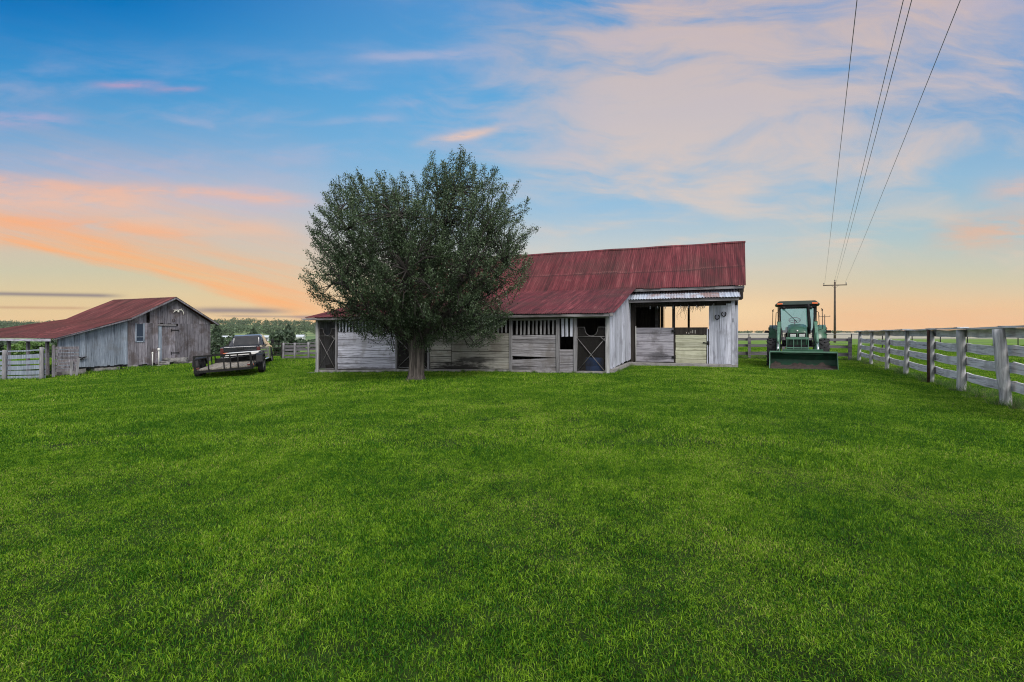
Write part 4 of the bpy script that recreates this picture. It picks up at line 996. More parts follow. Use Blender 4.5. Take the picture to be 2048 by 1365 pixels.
    m = MB(); m.box((0, 1.135, 1.365), (.045, .02, .055), Matrix.Rotation(R(-35), 3, 'X')); m.build('emblem', M['white_plastic'], tr, .006)
    # exhaust
    m = MB(); m.tube([(.40, 2.25, 1.25), (.40, 2.25, 1.65), (.36, 2.27, 2.30), (.36, 2.24, 2.40)], [.045, .06, .05, .045], 12); m.build('exhaust_stack', M['black_metal'], tr)
    # cab
    c = empty_child('cab', tr, (0, 0, 0))
    m = MB(); fx, rx = .60, .66
    for s in (-1, 1):
        m.bar((s*.56, 2.72, 1.1), (s*.60, 2.82, 2.42), .06, .06); m.bar((s*.66, 3.35, 1.4), (s*.67, 3.35, 2.42), .04, .05); m.bar((s*.64, 4.05, 1.3), (s*.62, 3.98, 2.42), .06, .06)
        m.bar((s*.57, 2.74, 1.40), (s*.66, 3.4, 1.42), .04)
    m.bar((-.58, 2.80, 2.38), (.58, 2.80, 2.38), .06, .09); m.bar((-.64, 4.0, 2.38), (.64, 4.0, 2.38), .06, .06); m.bar((-.64, 4.04, 1.35), (.64, 4.04, 1.35), .05, .10)
    m.build('cab_posts', M['black_metal'], c)
    m = MB(); m.hexa([(-.78, 2.55, 2.40), (.78, 2.55, 2.40), (.80, 4.2, 2.40), (-.80, 4.2, 2.40), (-.62, 2.68, 2.56), (.62, 2.68, 2.56), (.66, 4.1, 2.57), (-.66, 4.1, 2.57)]); m.build('roof', M['roof_green'], c, .03)
    m = MB(); m.span((-.62, 2.62, 2.30), (.62, 3.98, 2.40)); m.build('headliner', M['black_metal'], c)
    for s in (-1, 1):
        m = MB(); m.hexa([(s*.50, 2.53, 2.42), (s*.70, 2.54, 2.42), (s*.70, 2.66, 2.42), (s*.50, 2.66, 2.42), (s*.50, 2.55, 2.475), (s*.68, 2.57, 2.47), (s*.68, 2.66, 2.47), (s*.50, 2.66, 2.475)]); m.build('marker_light', M['amber'], c, .01)
        m = MB(); m.lathe((s*.46, 2.60, 2.28), (0, -1, 0), [(0, -.08), (.05, -.06), (.065, 0), (.06, .02), (0, .025)], 14); m.build('work_light', M['black_metal'], c)
        m = MB(); m.tube([(s*.60, 2.78, 1.35), (s*.86, 2.74, 1.45), (s*.84, 2.72, 2.22), (s*.80, 2.72, 2.24)], .013, 6); m.tube([(s*.62, 2.9, 1.5), (s*.75, 2.9, 1.6), (s*.73, 2.9, 2.1), (s*.64, 2.9, 2.15)], .012, 6); m.build('mirror_arm', M['black_metal'], c)
        m = MB(); m.box((s*.84, 2.70, 2.18), (.05, .02, .07)); m.build('mirror', M['black_metal'], c, .01)
        m = MB(); m.add([(s*.59, 2.80, 1.42), (s*.66, 3.35, 1.42), (s*.67, 3.35, 2.36), (s*.61, 2.84, 2.36)], [(0, 1, 2, 3)]); m.add([(s*.66, 3.37, 1.42), (s*.64, 4.03, 1.42), (s*.625, 3.99, 2.36), (s*.67, 3.37, 2.36)], [(0, 1, 2, 3)]); m.build('side_window', M['cab_glass'], c)
    m = MB(); m.add([(-.545, 2.735, 1.30), (.545, 2.735, 1.30), (.585, 2.82, 2.36), (-.585, 2.82, 2.36)], [(0, 1, 2, 3)]); m.build('windscreen', M['cab_glass'], c)
    m = MB(); m.add([(-.61, 4.03, 1.40), (.61, 4.03, 1.40), (.60, 3.99, 2.36), (-.60, 3.99, 2.36)], [(0, 1, 2, 3)]); m.build('rear_window', M['cab_glass'], c)
    m = MB(); m.bar((-.48, 2.79, 2.26), (.0, 2.74, 1.72), .02); m.build('wiper', M['black_metal'], c)
    m = MB(); m.tube([(-.08 + .20*math.cos(t), 3.02 + .15*math.sin(t), 1.80 + .11*math.sin(t)) for t in [2*math.pi*k/20 for k in range(21)]], .014, 6, False)
    m.tube([(-.27, 3.02, 1.80), (.11, 3.02, 1.80)], .012, 5); m.tube([(-.08, 3.02, 1.80), (-.08, 2.85, 1.55)], .025, 6); m.build('steering_wheel', M['black_metal'], c)
    m = MB(); m.span((-.25, 3.45, 1.05), (.25, 3.85, 1.20)); m.span((-.23, 3.80, 1.2), (.23, 3.92, 1.62)); m.build('seat', M['black_metal'], c, .04)
    m = MB(); m.span((-.52, 2.76, .75), (.52, 4.0, 1.0)); m.span((-.40, 2.76, 1.0), (.40, 2.95, 1.52)); m.build('dashboard', M['black_metal'], c, .02)
    # fenders
    for s in (-1, 1):
        m = MB(); n = 12; vs = []
        for k_ in range(n + 1):
            t = R(-12 + 168*k_/n); yv, zv = 3.62 - .86*math.cos(t), .76 + .86*math.sin(t)
            for x in (.62, .99): vs.append((s*x, yv, zv))
            vs.append((s*.99, 3.62 - .78*math.cos(t), .76 + .78*math.sin(t)))
        m.add(vs, [(i*3 + j, i*3 + j + 1, (i+1)*3 + j + 1, (i+1)*3 + j) for i in range(n) for j in range(2)], True)
        m.add([(s*.62, 2.80, .9), (s*.62, 4.3, .9), (s*.62, 4.2, 1.5), (s*.62, 2.95, 1.5)], [(0, 1, 2, 3)]); m.build('fender', M['green_paint'], tr)
        m = MB(); m.bar((s*.95, 3.0, 1.42), (s*1.02, 2.95, 1.46), .02); m.box((s*1.06, 2.92, 1.34), (.17, .06, .10)); m.build('flasher', M['black_metal'], tr, .015)
        wheel(tr, s*.80, 3.62, .76, .76, .42, 'yellow', 'rear_wheel', 18, .5, s)
        wheel(tr, s*.83, 1.72, .53, .53, .34, 'yellow', 'front_wheel', 16, .52, s)
        m = MB(); m.span((s*.45, 2.75, .45), (s*.80, 2.95, .52)); m.span((s*.45, 2.75, .75), (s*.78, 2.95, .80)); m.build('step', M['black_metal'], tr)
    m = MB(); m.tube([(-.8, 1.72, .50), (.8, 1.72, .50)], .075, 10); m.span((-.2, 2.5, .5), (.2, 4.1, .95)); m.build('axle', M['green_paint'], tr)
    m = MB(); m.span((-.36, 1.3, .55), (.36, 2.6, .84)); m.build('engine', M['black_metal'], tr, .03)
build_tractor()

# ------------------------------------------------------------------ pickup and trailer (x right, y forward along heading)
TH = math.atan2(.40, .916)
gc = Vector((-11.2, 18.85))
hd = Vector((-math.sin(TH), math.cos(TH))); rt = Vector((math.cos(TH), math.sin(TH)))
def build_trailer():
    c = gc + hd*2.2; zl = gzf(*(c - rt*1.1)); zr = gzf(*(c + rt*1.1)); roll = R(4.0)
    t = empty('utility_trailer', (gc.x, gc.y, (zl + zr)/2 + .01), 0, 'black tandem axle utility trailer with raised tailgate on the lawn behind the pickup', 'trailer')
    t.rotation_euler = (0, -roll, TH)
    H = .42; W = .97; L = 5.0
    m = MB()
    for s in (-1, 1): m.span((s*W - .04, 0, H - .12), (s*W + .04, L, H))
    for y in [.04] + [L*k/7 for k in range(1, 7)] + [L - .04]: m.span((-W + .04, y - .04, H - .12), (W - .04, y + .04, H - .03))
    m.build('frame', M['black_metal'], t, .006)
    m = MB()
    for i in range(11):
        x0 = -W + .05 + i*(2*W - .1)/11; m.span((x0, .08, H - .029), (x0 + (2*W - .1)/11 - .012, L - .08, H + .012))
    m.build('deck', M['pale_deck'], t)
    for s in (-1, 1):
        m = MB(); m.tube([(s*W, 0, H + .38), (s*W, L, H + .38)], .028, 8)
        for k in range(6): m.bar((s*W, .03 + k*(L - .06)/5, H), (s*W, .03 + k*(L - .06)/5, H + .38), .045)
        m.build('side_rail', M['black_metal'], t)
    m = MB(); m.tube([(-W, L, H + .38), (W, L, H + .38)], .028, 8); m.span((-W, L - .02, H), (W, L + .02, H + .22)); m.build('front_rail', M['black_metal'], t)
    g = empty_child('ramp_gate', t, (0, -.04, H - .10))
    m = MB(); hgt = .62
    m.bar((-W, 0, 0), (W, 0, 0), .05, .05); m.bar((-W, 0, hgt), (W, 0, hgt), .055, .06)
    for x in (-W + .02, -.50, .02, .24, .50, W - .02): m.bar((x, 0, 0), (x, 0, hgt), .045 if abs(x) < .9 else .07)
    m.build('bars', M['black_metal'], g)
    for s in (-1, 1):
        f = MB(); prof = [(1.25, .50), (1.45, .76), (1.62, .82), (2.95, .82), (3.12, .76), (3.32, .50)]
        f.add([(s*x, y, z) for x in (W + .06, W + .30) for y, z in prof], [(i, i+1, 7 + i, 6 + i) for i in range(5)]); f.add([(s*(W + .30), y, z - d) for d in (0, .06) for y, z in prof], [(i, i+1, 7 + i, 6 + i) for i in range(5)]); f.build('fender', M['black_metal'], t)
        for y in (1.85, 2.72): wheel(t, s*(W + .19), y, .35, .35, .22, 'white_plastic', 'wheel', 0, .55, s)
        m = MB(); m.box((s*(W - .10), -.02, H + .06), (.13, .02, .07)); m.build('tail_light', M['red_lens'], t, .01)
        m = MB(); m.span((s*(W + .045), .05, H + .02), (s*(W + .052), .30, H + .07)); m.build('reflector', M['amber'], t)
    m = MB(); m.bar((-.8, L, H - .06), (0, L + 1.25, H - .06), .07, .1); m.bar((.8, L, H - .06), (0, L + 1.25, H - .06), .07, .1); m.tube([(0, L + .9, .05), (0, L + .9, H + .25)], .035, 8); m.build('tongue', M['black_metal'], t)
    # cargo: tools and a pale sheet lying on the deck
    def deckpt(x, y, z): return t.matrix_basis @ Vector((x, y, z))
    o = empty('plywood_sheet', deckpt(.30, 4.3, H + .41), 0, 'pale sheet with an orange edge resting on the front rails of the black trailer', 'board'); o.rotation_euler = (0, -roll, TH)
    m = MB(); m.box((0, 0, .03), (1.36, 1.2, .03)); m.box((0, -.62, -.02), (1.36, .03, .10)); m.build('sheet', M['white_plastic'], o, .004)
    m = MB(); m.box((-.72, -.2, .035), (.10, .9, .05)); m.build('edge_strip', M['amber'], o)
build_trailer()
def build_truck():
    c0 = gc + hd*6.45; c = c0 + hd*2.7
    zl = gzf(*(c - rt*.9)); zr = gzf(*(c + rt*.9)); roll = math.atan2(zr - zl, 1.8)
    t = empty('pickup_truck', (c0.x - .08, c0.y, (zl + zr)/2 - .05), 0, 'dark crew cab pickup truck seen from behind, hitched to the trailer', 'truck')
    t.rotation_euler = (0, -roll, TH - R(3.5))
    HW = .92
    # lower body, side profile lofted across the width
    def loft(secs, name, mat, bevel=0.0, smooth=False):
        """secs: (x, profile) lists with equal counts"""
        m = MB(); n = len(secs[0][1]); vs = [(x, y, z) for x, pr in secs for y, z in pr]
        fs = [(i*n + j, i*n + (j+1) % n, (i+1)*n + (j+1) % n, (i+1)*n + j) for i in range(len(secs)-1) for j in range(n)]
        fs += [tuple(range(n-1, -1, -1)), tuple((len(secs)-1)*n + j for j in range(n))]
        m.add(vs, fs, smooth); return m.build(name, M[mat], t, bevel)
    body = [(.02, .48), (.0, .95), (.04, 1.20), (1.78, 1.20), (1.80, 1.16), (3.9, 1.16), (4.2, 1.14), (5.15, 1.06), (5.35, .95), (5.42, .55), (5.2, .40), (.3, .40)]
    ins = lambda k, dz: [(y + (k if y < 2.5 else -k), z - (dz if z > .9 else 0)) for y, z in body]
    loft([(-HW, ins(.05, .10)), (-HW + .04, ins(.02, .02)), (-HW + .12, body), (HW - .12, body), (HW - .04, ins(.02, .02)), (HW, ins(.05, .10))], 'body', 'truck_paint')
    m = MB(); m.span((-HW + .14, .10, 1.19), (HW - .14, 1.72, 1.215)); m.build('bed_cover', M['black_metal'], t, .008)
    cab = [(1.80, 1.14), (2.02, 1.60), (2.15, 1.72), (2.5, 1.775), (3.3, 1.77), (3.55, 1.70), (4.25, 1.14)]
    cin = [(y + (.05 if y < 3 else -.05), z - (.10 if z > 1.2 else 0)) for y, z in cab]
    loft([(-HW + .03, [(y + (.16 if y < 3 else -.16)*(z > 1.2), 1.14 + (z - 1.14)*.02) for y, z in cab]), (-HW + .20, cin), (-HW + .30, cab), (HW - .30, cab), (HW - .20, cin), (HW - .03, [(y + (.16 if y < 3 else -.16)*(z > 1.2), 1.14 + (z - 1.14)*.02) for y, z in cab])], 'cabin', 'truck_paint')
    m = MB(); m.add([(-.62, 1.812, 1.22), (.62, 1.812, 1.22), (.57, 2.025, 1.655), (-.57, 2.025, 1.655)], [(0, 1, 2, 3)]); m.add([(-.62, 1.792, 1.22), (.62, 1.792, 1.22), (.57, 2.003, 1.655), (-.57, 2.003, 1.655)], [(0, 1, 2, 3)]); m.build('rear_window', M['truck_glass'], t)
    for s in (-1, 1):
        m = MB(); m.add([(s*(HW - .055), 2.06, 1.20), (s*(HW - .055), 2.95, 1.20), (s*(HW - .185), 2.95, 1.60), (s*(HW - .185), 2.26, 1.60)], [(0, 1, 2, 3)]); m.add([(s*(HW - .055), 3.0, 1.20), (s*(HW - .055), 3.95, 1.20), (s*(HW - .185), 3.5, 1.60), (s*(HW - .185), 3.0, 1.60)], [(0, 1, 2, 3)]); m.build('side_window', M['truck_glass'], t)
        m = MB(); m.span((s*(HW - .17), -.012, .78), (s*(HW - .02), .06, 1.12)); m.build('tail_light', M['red_lens'], t, .012)
        m = MB(); m.bar((s*(HW - .02), 3.72, 1.22), (s*(HW + .10), 3.72, 1.25), .04); m.box((s*(HW + .17), 3.70, 1.33), (.17, .10, .22)); m.build('mirror', M['black_metal'], t, .02)
        for y in (2.2, 3.05): 
            m = MB(); m.span((s*HW - .005, y, 1.0), (s*(HW + .03), y + .18, 1.03)); m.build('door_handle', M['chrome'], t)
        m = MB()
        for y in (1.02, 4.55): m.lathe((s*(HW - .30), y, .42), (s, 0, 0), [(.44, 0), (.45, .27), (.47, .315), (.42, .33)], 24)
        m.build('wheel_arch', M['black_metal'], t)
        for y in (1.02, 4.55): wheel(t, s*(HW - .10), y, .385, .385, .25, 'chrome', 'wheel', 0, .58, s)
        m = MB(); m.tube([(s*(HW + .02), 1.7, .40), (s*(HW + .02), 3.95, .40)], .04, 8); m.build('side_step', M['chrome'], t)
    m = MB(); m.span((-HW + .18, -.02, .72), (HW - .18, .03, 1.17)); m.build('tailgate', M['truck_paint'], t, .02)
    m = MB(); m.span((-.17, -.035, 1.02), (.17, -.018, 1.09)); m.build('tailgate_handle', M['black_metal'], t, .006)
    m = MB(); m.span((-HW + .02, -.14, .50), (HW - .02, .04, .66)); m.build('rear_bumper', M['truck_paint'], t, .03)
    m = MB(); m.span((-.16, -.15, .54), (.16, -.138, .64)); m.build('number_plate', M['white_plastic'], t)
    m = MB(); m.span((-.12, 2.02, 1.695), (.12, 2.06, 1.715)); m.build('brake_light', M['red_lens'], t)
build_truck()

# ------------------------------------------------------------------ power line
def pole(x, y, h, arm, label, ang, scale=1.0):
    z = gzf(x, y); o = empty('utility_pole', (x, y, z), ang, label, 'utility pole', 'utility poles along the power line')
    m = MB(); m.tube([(0, 0, -.3), (0, 0, h)], [.17*scale, .11*scale], 10); m.build('post', M['pole_wood'], o)
    m = MB(); m.span((-arm/2, -.08, h - .55), (arm/2, .0, h - .42)); m.build('crossarm', M['pole_wood'], o)
    m = MB(); m.bar((-.45, -.09, h - .5), (0, -.09, h - .95), .03); m.bar((.45, -.09, h - .5), (0, -.09, h - .95), .03); m.build('brace', M['pole_wood'], o)
    for xx, zz in ((-arm/2 + .1, h - .42), (arm/2 - .1, h - .42), (0, h)):
        m = MB(); m.lathe((xx, -.04 if xx else 0, zz), (0, 0, 1), [(.03, 0), (.03, .1), (.075, .12), (.075, .2), (.05, .27), (0, .28)], 10); m.build('insulator', M['wire'], o)
    return o
wd = Vector((.5379, .843)); pr = Vector((.843, -.5379)); p1 = Vector((45.4, 68.0)); H1 = 8.55
pole(p1.x, p1.y, H1, 2.9, 'tall brown utility pole with crossarm rising behind the board fence', math.atan2(-.55, .835)*.55)
p2 = Vector((97.0, 150.0)); pole(p2.x, p2.y, 7.1, 3.0, 'small distant utility pole seen beside the tractor cab', -.3)
# each wire passes over the yard to the right of the viewer and on behind
for off, z1, xb, yb, lab in ((-1.2, H1 - .15, 7.35, 10.3, 'left outer power line wire overhead'), (-.02, H1 + .25, 8.50, 10.5, 'left wire of the close middle pair of power lines'),
                            (.10, H1 - .25, 8.35, 10.1, 'right wire of the close middle pair of power lines'), (1.2, H1 - .15, 9.60, 10.35, 'right outer power line wire overhead')):
    a = Vector((p1.x + pr.x*off, p1.y + pr.y*off, z1)); b = Vector((xb, yb, EYE + yb*.6908)); k_ = 1.75; e_ = a + (b - a)*k_; pts = []
    for k in range(41):
        t = k/40; c = a.lerp(e_, t); pts.append((c.x, c.y, c.z - .55*(t*k_)*(1 - t*k_)))
    m = MB(); m.tube(pts, .0085, 6, False); tag(m.build('power_line', M['wire']), lab, 'cable', 'power line wires overhead')

# ------------------------------------------------------------------ far trees and houses
def leaf_cloud(n, cx, cy, cz, rx, ry, rz, size, seed, lumps=9, flat=0.0, cone=False):
    g_ = np.random.default_rng(seed)
    if cone:
        t = g_.uniform(0, 1, n); a = g_.uniform(0, 2*np.pi, n); rr = (1 - t)**.8*g_.uniform(.35, 1.05, n)*(1 + .22*np.sin(t*26 + a*2))
        c = np.stack([cx + rx*rr*np.cos(a), cy + ry*rr*np.sin(a), cz - rz + 2*rz*t], 1)
    else:
        lc = g_.normal(0, 1, (lumps, 3)); lc /= np.linalg.norm(lc, axis=1)[:, None]; lc *= g_.uniform(.25, .7, lumps)[:, None]; lr = g_.uniform(.28, .5, lumps)
        k = g_.integers(0, lumps, n); d = g_.normal(0, 1, (n, 3)); d /= np.linalg.norm(d, axis=1)[:, None]
        c = lc[k] + d*(lr[k]*g_.uniform(.55, 1.05, n))[:, None]
        c = c*np.array([rx, ry, rz]) + np.array([cx, cy, cz])
    a = g_.normal(0, 1, (n, 3)); a /= np.linalg.norm(a, axis=1)[:, None]; b = np.cross(a, g_.normal(0, 1, (n, 3))); b /= np.linalg.norm(b, axis=1)[:, None]
    s = size*g_.uniform(.6, 1.3, n)[:, None]
    return np.stack([c - a*s, c + b*s*.6, c + a*s, c - b*s*.6], 1).reshape(-1, 3)
def far_tree(name, x, y, h, w, label, mat, seed, cone=False, n=1500, size=.16, group='trees beyond the paddock fence'):
    z = gzf(x, y); o = empty(name, (x, y, z), 0, label, 'tree' if 'bush' not in name else 'bush', group)
    V = leaf_cloud(n, 0, 0, h*.55, w/2, w/2, h*.47, size, seed, cone=cone)
    link('crown', mesh_np('crown', V, [np.arange(len(V)).reshape(-1, 4)]), M[mat], o)
    m = MB(); m.tube([(0, 0, -.2), (.03*h*.3, 0, h*.35), (0, .02, h*.7)], [.035*w + .04, .03*w, .01], 6)
    for k in range(4):
        a = k*1.6 + seed; m.tube([(0, 0, h*.25), (math.cos(a)*w*.2, math.sin(a)*w*.2, h*.5)], [.02*w, .008*w], 5)
    m.build('trunk', M['branch'], o); return o
def px(p, Y): return (p - 1024)/967*Y
for i, (p, Y, h, w, nm, lab, mt, cone) in enumerate((
        (434, 62, 4.3, 2.5, 'cedar_tree', 'pointed dark cedar just right of the grey barn corner', 'cedar_leaf', True),
        (452, 75, 3.2, 4.5, 'leafy_tree', 'low round green tree behind the left side of the pickup cab', 'far_leaf', False),
        (478, 95, 4.6, 6.5, 'leafy_tree', 'mid green round tree right behind the pickup roof', 'far_leaf', False),
        (507, 88, 5.0, 5.4, 'cedar_tree', 'broad dark cedar above the right side of the pickup roof', 'cedar_leaf', True),
        (552, 64, 3.6, 3.6, 'leafy_tree', 'dark bushy tree behind the pickup wing mirror', 'cedar_leaf', False),
        (568, 68, 4.2, 4.4, 'leafy_tree', 'tall dark bushy tree above the end of the plank paddock fence', 'cedar_leaf', False),
        (577, 70, 4.6, 3.4, 'cedar_tree', 'pointed dark cedar above the middle of the plank paddock fence', 'cedar_leaf', True),
        (598, 100, 3.4, 4.0, 'leafy_tree', 'small dark tree before the white house roof', 'cedar_leaf', False),
        (622, 120, 3.0, 6.0, 'leafy_tree', 'low shrub tree beside the left corner of the horse barn', 'cedar_leaf', False),
        (12, 60, 2.6, 5.0, 'leafy_tree', 'dark tree seen below the lean-to roof at the left edge', 'cedar_leaf', False),
        (40, 75, 3.2, 6.0, 'leafy_tree', 'dark tree seen below the middle of the lean-to roof', 'cedar_leaf', False),
        (92, 70, 3.0, 6.0, 'leafy_tree', 'dark tree seen behind the inner lean-to post', 'cedar_leaf', False),
        (34, 47, 1.5, 3.0, 'bush', 'bright yellow green bush behind the lean-to, left one', 'bush_leaf', False),
        (66, 50, 2.1, 3.2, 'bush', 'bright yellow green bush behind the lean-to, between its posts', 'bush_leaf', False),
        (85, 52, 1.6, 2.6, 'bush', 'small bright green bush beside the inner lean-to post', 'bush_leaf', False))):
    far_tree(nm, px(p, Y), Y, h, w, lab, mt, 200 + i, cone, 2600 if cone else 2000, .15 + w*.018)
# wooded hillside and horizon tree line: one mass
def woods():
    VS = []; g_ = np.random.default_rng(77)
    for k in range(800):          # left hill
        p = g_.uniform(-160, 700); Y = g_.uniform(330, 800); x = px(p, Y); z = gzf(x, Y); h = g_.uniform(4.5, 9.5)*(1.0 if Y < 690 else 1.15); w = h*g_.uniform(.9, 1.5)
        if 300 < Y < 400 and g_.random() < .5: continue
        VS.append(leaf_cloud(120, x, Y, z + h*.5, w*.6, w*.6, h*.55, .75, k))
    for k in range(700):          # flat horizon to the right
        p = g_.uniform(640, 2250); Y = g_.uniform(560, 900); x = px(p, Y); z = gzf(x, Y); h = g_.uniform(1.8, 3.6); w = h*g_.uniform(1.8, 4.0)
        VS.append(leaf_cloud(70, x, Y, z + h*.45, w*.7, w*.6, h*.55, .7, 1000 + k))
    V = np.concatenate(VS); o = link('woods', mesh_np('woods', V, [np.arange(len(V)).reshape(-1, 4)]), M['far_leaf'])
    tag(o, 'wooded hills and tree line along the horizon', 'woods', kind='stuff')
woods()
M['far_white'] = basic('white_siding', (.70, .70, .70), .7, 0, .05, 1); M['far_roof'] = basic('pale_metal_roof', (.62, .66, .70), .5, .2, .05, 1)
for p, Y, L, h, lab, g_ in ((453, 235, 8.5, 1.7, 'long low white building in the valley above the pickup, left one', 0), (532, 245, 3.0, 1.8, 'small white shed in the valley right of the pickup roof', 0), (598, 225, 4.6, 2.2, 'white farmhouse in the valley left of the horse barn', 0)):
    x = px(p, Y); z = gzf(x, Y); o = empty('farmhouse', (x, Y, z), .15, lab, 'house', 'white buildings in the valley')
    m = MB(); m.span((-L/2, -2, -.3), (L/2, 2, h)); m.build('wall', M['far_white'], o)
    m = MB(); m.extrude([(-2.4, h - .05), (2.4, h - .05), (0, h + .9)], -L/2 - .2, L/2 + .2); m.build('roof', M['far_roof'], o)
    for k in (-.3, .25):
        m = MB(); m.span((L*k, -2.03, .6), (L*k + .7, -1.98, 1.35)); m.build('window', M['old_glass'], o)

# ------------------------------------------------------------------ grass
def blades(n, rad, h, w, seed, lean=.6, curl=.5):
    g_ = np.random.default_rng(seed)
    r = rad*np.sqrt(g_.uniform(0, 1, n)); a = g_.uniform(0, 2*np.pi, n)
    # clumping
    bx, by = r*np.cos(a), r*np.sin(a)
    nc = max(6, n//26); cx, cy = rad*g_.uniform(-1, 1, nc), rad*g_.uniform(-1, 1, nc); ci = g_.integers(0, nc, n); t = g_.uniform(0, .75, n)
    sel = g_.random(n) < .55; bx = np.where(sel, cx[ci] + (bx - cx[ci])*(.08 + .25*t), bx); by = np.where(sel, cy[ci] + (by - cy[ci])*(.08 + .25*t), by)
    hh = h*g_.uniform(.45, 1.25, n); ang = g_.uniform(0, 2*np.pi, n); ln = np.abs(g_.normal(0, lean, n)); fa = g_.uniform(0, 2*np.pi, n)
    dx, dy = np.cos(ang), np.sin(ang); sx, sy = np.cos(fa)*w/2, np.sin(fa)*w/2
    ww = g_.uniform(.7, 1.3, n); sx, sy = sx*ww, sy*ww
    def row(t, k):
        off = hh*(ln*t*.6 + curl*ln*t*t); z = hh*t*(1 - .18*ln*t)
        return np.stack([bx + dx*off - sx*k, by + dy*off - sy*k, z], 1), np.stack([bx + dx*off + sx*k, by + dy*off + sy*k, z], 1)
    b0, b1_ = row(0, 1.0); m0, m1 = row(.55, .85); t0, _ = row(1.0, 0)
    b0[:, 2] -= .02; b1_[:, 2] -= .02
    V = np.stack([b0, b1_, m1, m0, t0], 1).reshape(-1, 3); o = np.arange(n)*5
    return V, np.stack([o, o+1, o+2, o+3], 1), np.stack([o+3, o+2, o+4], 1)
def patch_collection(name, specs, mat):
    c = bpy.data.collections.new(name)
    for i, (n, rad, h, w, ln) in enumerate(specs):
        V, q_, t_ = blades(n, rad, h, w, 400 + i + len(name), ln); me = mesh_np(name, V, [q_, t_]); me.materials.append(mat)
        o = bpy.data.objects.new('%s_%02d' % (name, i), me); c.objects.link(o)
    return c
def scatter(name, pts, idx, rotz, scl, coll, label, cat):
    me = bpy.data.meshes.new(name); me.vertices.add(len(pts)); me.vertices.foreach_set('co', np.ascontiguousarray(pts, np.float32).ravel())
    for an, ty, arr in (('pick', 'INT', idx.astype(np.int32)), ('turn', 'FLOAT', rotz.astype(np.float32)), ('size', 'FLOAT', scl.astype(np.float32))):
        at = me.attributes.new(an, ty, 'POINT'); at.data.foreach_set('value', arr)
    o = link(name, me, None)
    ng = bpy.data.node_groups.new(name, 'GeometryNodeTree'); ng.interface.new_socket('Geometry', in_out='INPUT', socket_type='NodeSocketGeometry'); ng.interface.new_socket('Geometry', in_out='OUTPUT', socket_type='NodeSocketGeometry')
    N = ng.nodes; I = N.new('NodeGroupInput'); O = N.new('NodeGroupOutput'); ip = N.new('GeometryNodeInstanceOnPoints'); ci = N.new('GeometryNodeCollectionInfo')
    ci.inputs['Collection'].default_value = coll; ci.inputs['Separate Children'].default_value = True; ci.inputs['Reset Children'].default_value = True
    ip.inputs['Pick Instance'].default_value = True
    def attr(nm, ty):
        a = N.new('GeometryNodeInputNamedAttribute'); a.data_type = ty; a.inputs['Name'].default_value = nm; return a.outputs['Attribute']
    cx = N.new('ShaderNodeCombineXYZ'); ng.links.new(attr('turn', 'FLOAT'), cx.inputs[2])
    ng.links.new(I.outputs[0], ip.inputs['Points']); ng.links.new(ci.outputs[0], ip.inputs['Instance']); ng.links.new(attr('pick', 'INT'), ip.inputs['Instance Index'])
    ng.links.new(cx.outputs[0], ip.inputs['Rotation']); ng.links.new(attr('size', 'FLOAT'), ip.inputs['Scale']); ng.links.new(ip.outputs[0], O.inputs[0])
    md = o.modifiers.new(name, 'NODES'); md.node_group = ng
    return tag(o, label, cat, kind='stuff')
def hexgrid(x0, x1, y0, y1, s):
    ys_ = np.arange(y0, y1, s*.866); P = []
    for j, y in enumerate(ys_):
        x = np.arange(x0 + (s/2 if j % 2 else 0), x1, s); P.append(np.stack([x, np.full(len(x), y)], 1))
    P = np.concatenate(P); return P + nrg.uniform(-.18, .18, P.shape)*s
def in_barn(P):
    d = P - np.array([BO.x, BO.y]); c, s = math.cos(BYAW), math.sin(BYAW); a = d[:, 0]*c + d[:, 1]*s; b = -d[:, 0]*s + d[:, 1]*c
    k = ((a > XL - .02) & (a < .05) & (b > .12) & (b < YB)) | ((a > -.1) & (a < XR) & (b > YM - .45) & (b < YB))
    d = P - np.array([LO.x, LO.y]); a = d[:, 0]*c + d[:, 1]*s; b = -d[:, 0]*s + d[:, 1]*c
    return k | ((a < -.1) & (a > -6) & (b > .1) & (b < b2))
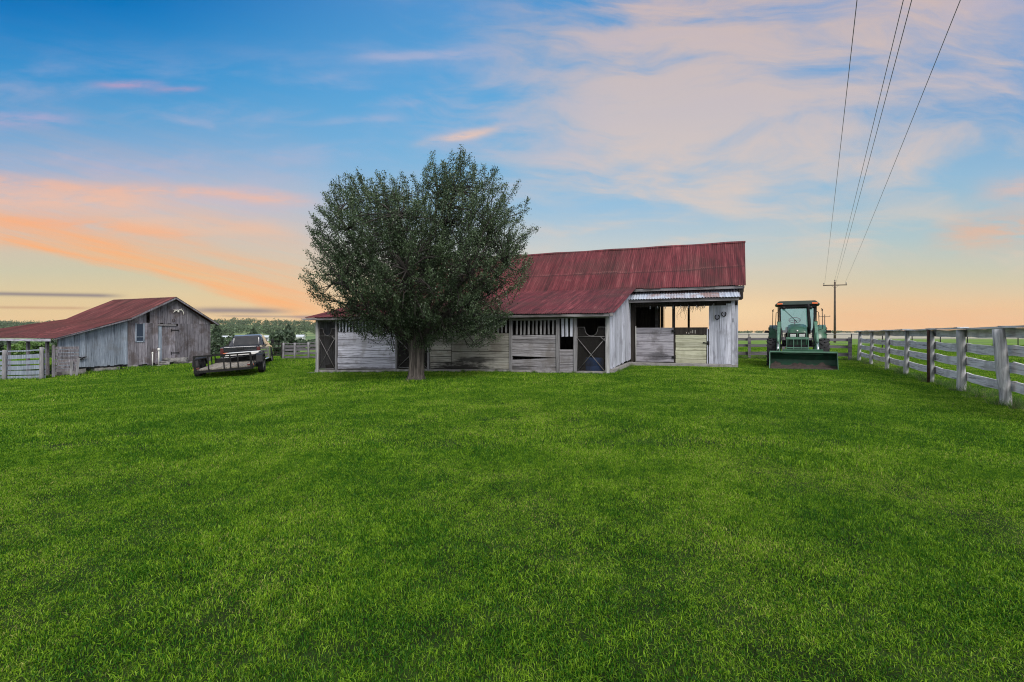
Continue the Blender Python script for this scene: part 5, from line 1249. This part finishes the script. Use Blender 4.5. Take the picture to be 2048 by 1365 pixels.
def lawn():
    coll = patch_collection('lawn_patch', [(3200, .34, .016, .0033, 1.5)]*4 + [(2900, .58, .025, .0056, 1.3)]*4 + [(3000, 1.05, .038, .0100, .9)]*4 + [(2600, 1.9, .065, .018, .6)]*3, M['grass'])
    sets = []
    for lod, (ya, yb, s) in enumerate(((.9, 5.2, .36), (5.0, 11.5, .62), (11.2, 24.5, 1.05), (24, 52, 1.9))):
        P = hexgrid(-1.12*yb - 1.2, 1.12*yb + 1.2, ya, yb, s); P = P[(np.abs(P[:, 0]) < 1.1*P[:, 1] + 1.0) & ~in_barn(P)]
        if lod == 3: P = P[P[:, 0] > -40]
        n = len(P); vi = nrg.integers(0, 3 if lod == 3 else 4, n) + lod*4
        sets.append((P, vi, nrg.uniform(.85, 1.2, n)))
    P = np.concatenate([s[0] for s in sets]); vi = np.concatenate([s[1] for s in sets]); sz = np.concatenate([s[2] for s in sets])
    pts = np.stack([P[:, 0], P[:, 1], gz(P[:, 0], P[:, 1])], 1); print('lawn patches', len(P))
    scatter('lawn_grass', pts, vi, nrg.uniform(0, 6.283, len(P)), sz, coll, 'short bright green lawn grass', 'grass')
    coll = patch_collection('tuft_patch', [(60, .10, .20, .006, .8), (45, .12, .15, .006, 1.1), (80, .16, .26, .007, .7)], M['tall_grass'])
    T = []
    for k in range(150):      # along the board fence
        y = nrg.uniform(7.3, 26); T.append((FX(y) + nrg.normal(.12, .16), y, nrg.uniform(.35, .95)*(1.0 if y < 16 else .9)))
    for i, y in enumerate(FY):
        for k in range(7): T.append((FX(y) + nrg.normal(-.05, .13), y + nrg.normal(0, .12), nrg.uniform(.3, .7)))
    for k in range(120):      # foot of the cross fence
        t = nrg.uniform(0, 1); T.append((10.6 + 5*t + nrg.normal(0, .1), 24.4 - 2*t + nrg.normal(0, .15), nrg.uniform(.5, 1.0)))
    for k in range(70): p = at_barn(nrg.uniform(0, b2), nrg.uniform(.02, .25)); T.append((p.x, p.y, nrg.uniform(.4, 1.0)))
    for k in range(90):
        a = nrg.uniform(XL, -.0); p = bw(a, nrg.uniform(-.12, -.04)); T.append((p.x, p.y, nrg.uniform(.25, .55)))
    for k in range(26): p = bw(.12 + nrg.uniform(0, .12), nrg.uniform(.1, 4.6)); T.append((p.x, p.y, nrg.uniform(.25, .5)))
    for k in range(20): a = nrg.uniform(0, 6.28); T.append((TX + .3*math.cos(a), TY + .3*math.sin(a), nrg.uniform(.25, .5)))
    for k in range(120): x = nrg.uniform(-31, -22.6); T.append((x, 24.9 - (x + 31.5)*.2 + nrg.normal(0, .2), nrg.uniform(.4, 1.0)))
    for k in range(160): t = nrg.uniform(0, 1); T.append((-15 + 5.4*t + nrg.normal(0, .1), 31.6 - 2.3*t + nrg.normal(.2, .3), nrg.uniform(.4, 1.0)))
    T = np.array(T); pts = np.stack([T[:, 0], T[:, 1], gz(T[:, 0], T[:, 1])], 1)
    scatter('tall_grass', pts, nrg.integers(0, 3, len(T)), nrg.uniform(0, 6.28, len(T)), T[:, 2], coll, 'longer rough grass along fence and wall feet', 'grass')
lawn()

# ------------------------------------------------------------------ air
def haze():
    m = bpy.data.materials.new('air'); m.use_nodes = True; g = G(m.node_tree); g.n.remove(g.n['Principled BSDF'])
    v = g.n.new('ShaderNodeVolumePrincipled'); v.inputs['Density'].default_value = .00011; v.inputs['Color'].default_value = (.98, .93, .86, 1); v.inputs['Anisotropy'].default_value = .0
    g.l.new(v.outputs[0], g.n['Material Output'].inputs['Volume'])
    b = MB(); b.span((-1100, -60, -40), (1300, 1000, 36)); o = b.build('haze', m); tag(o, 'thin evening haze over the far hills', 'haze', kind='stuff')
haze()
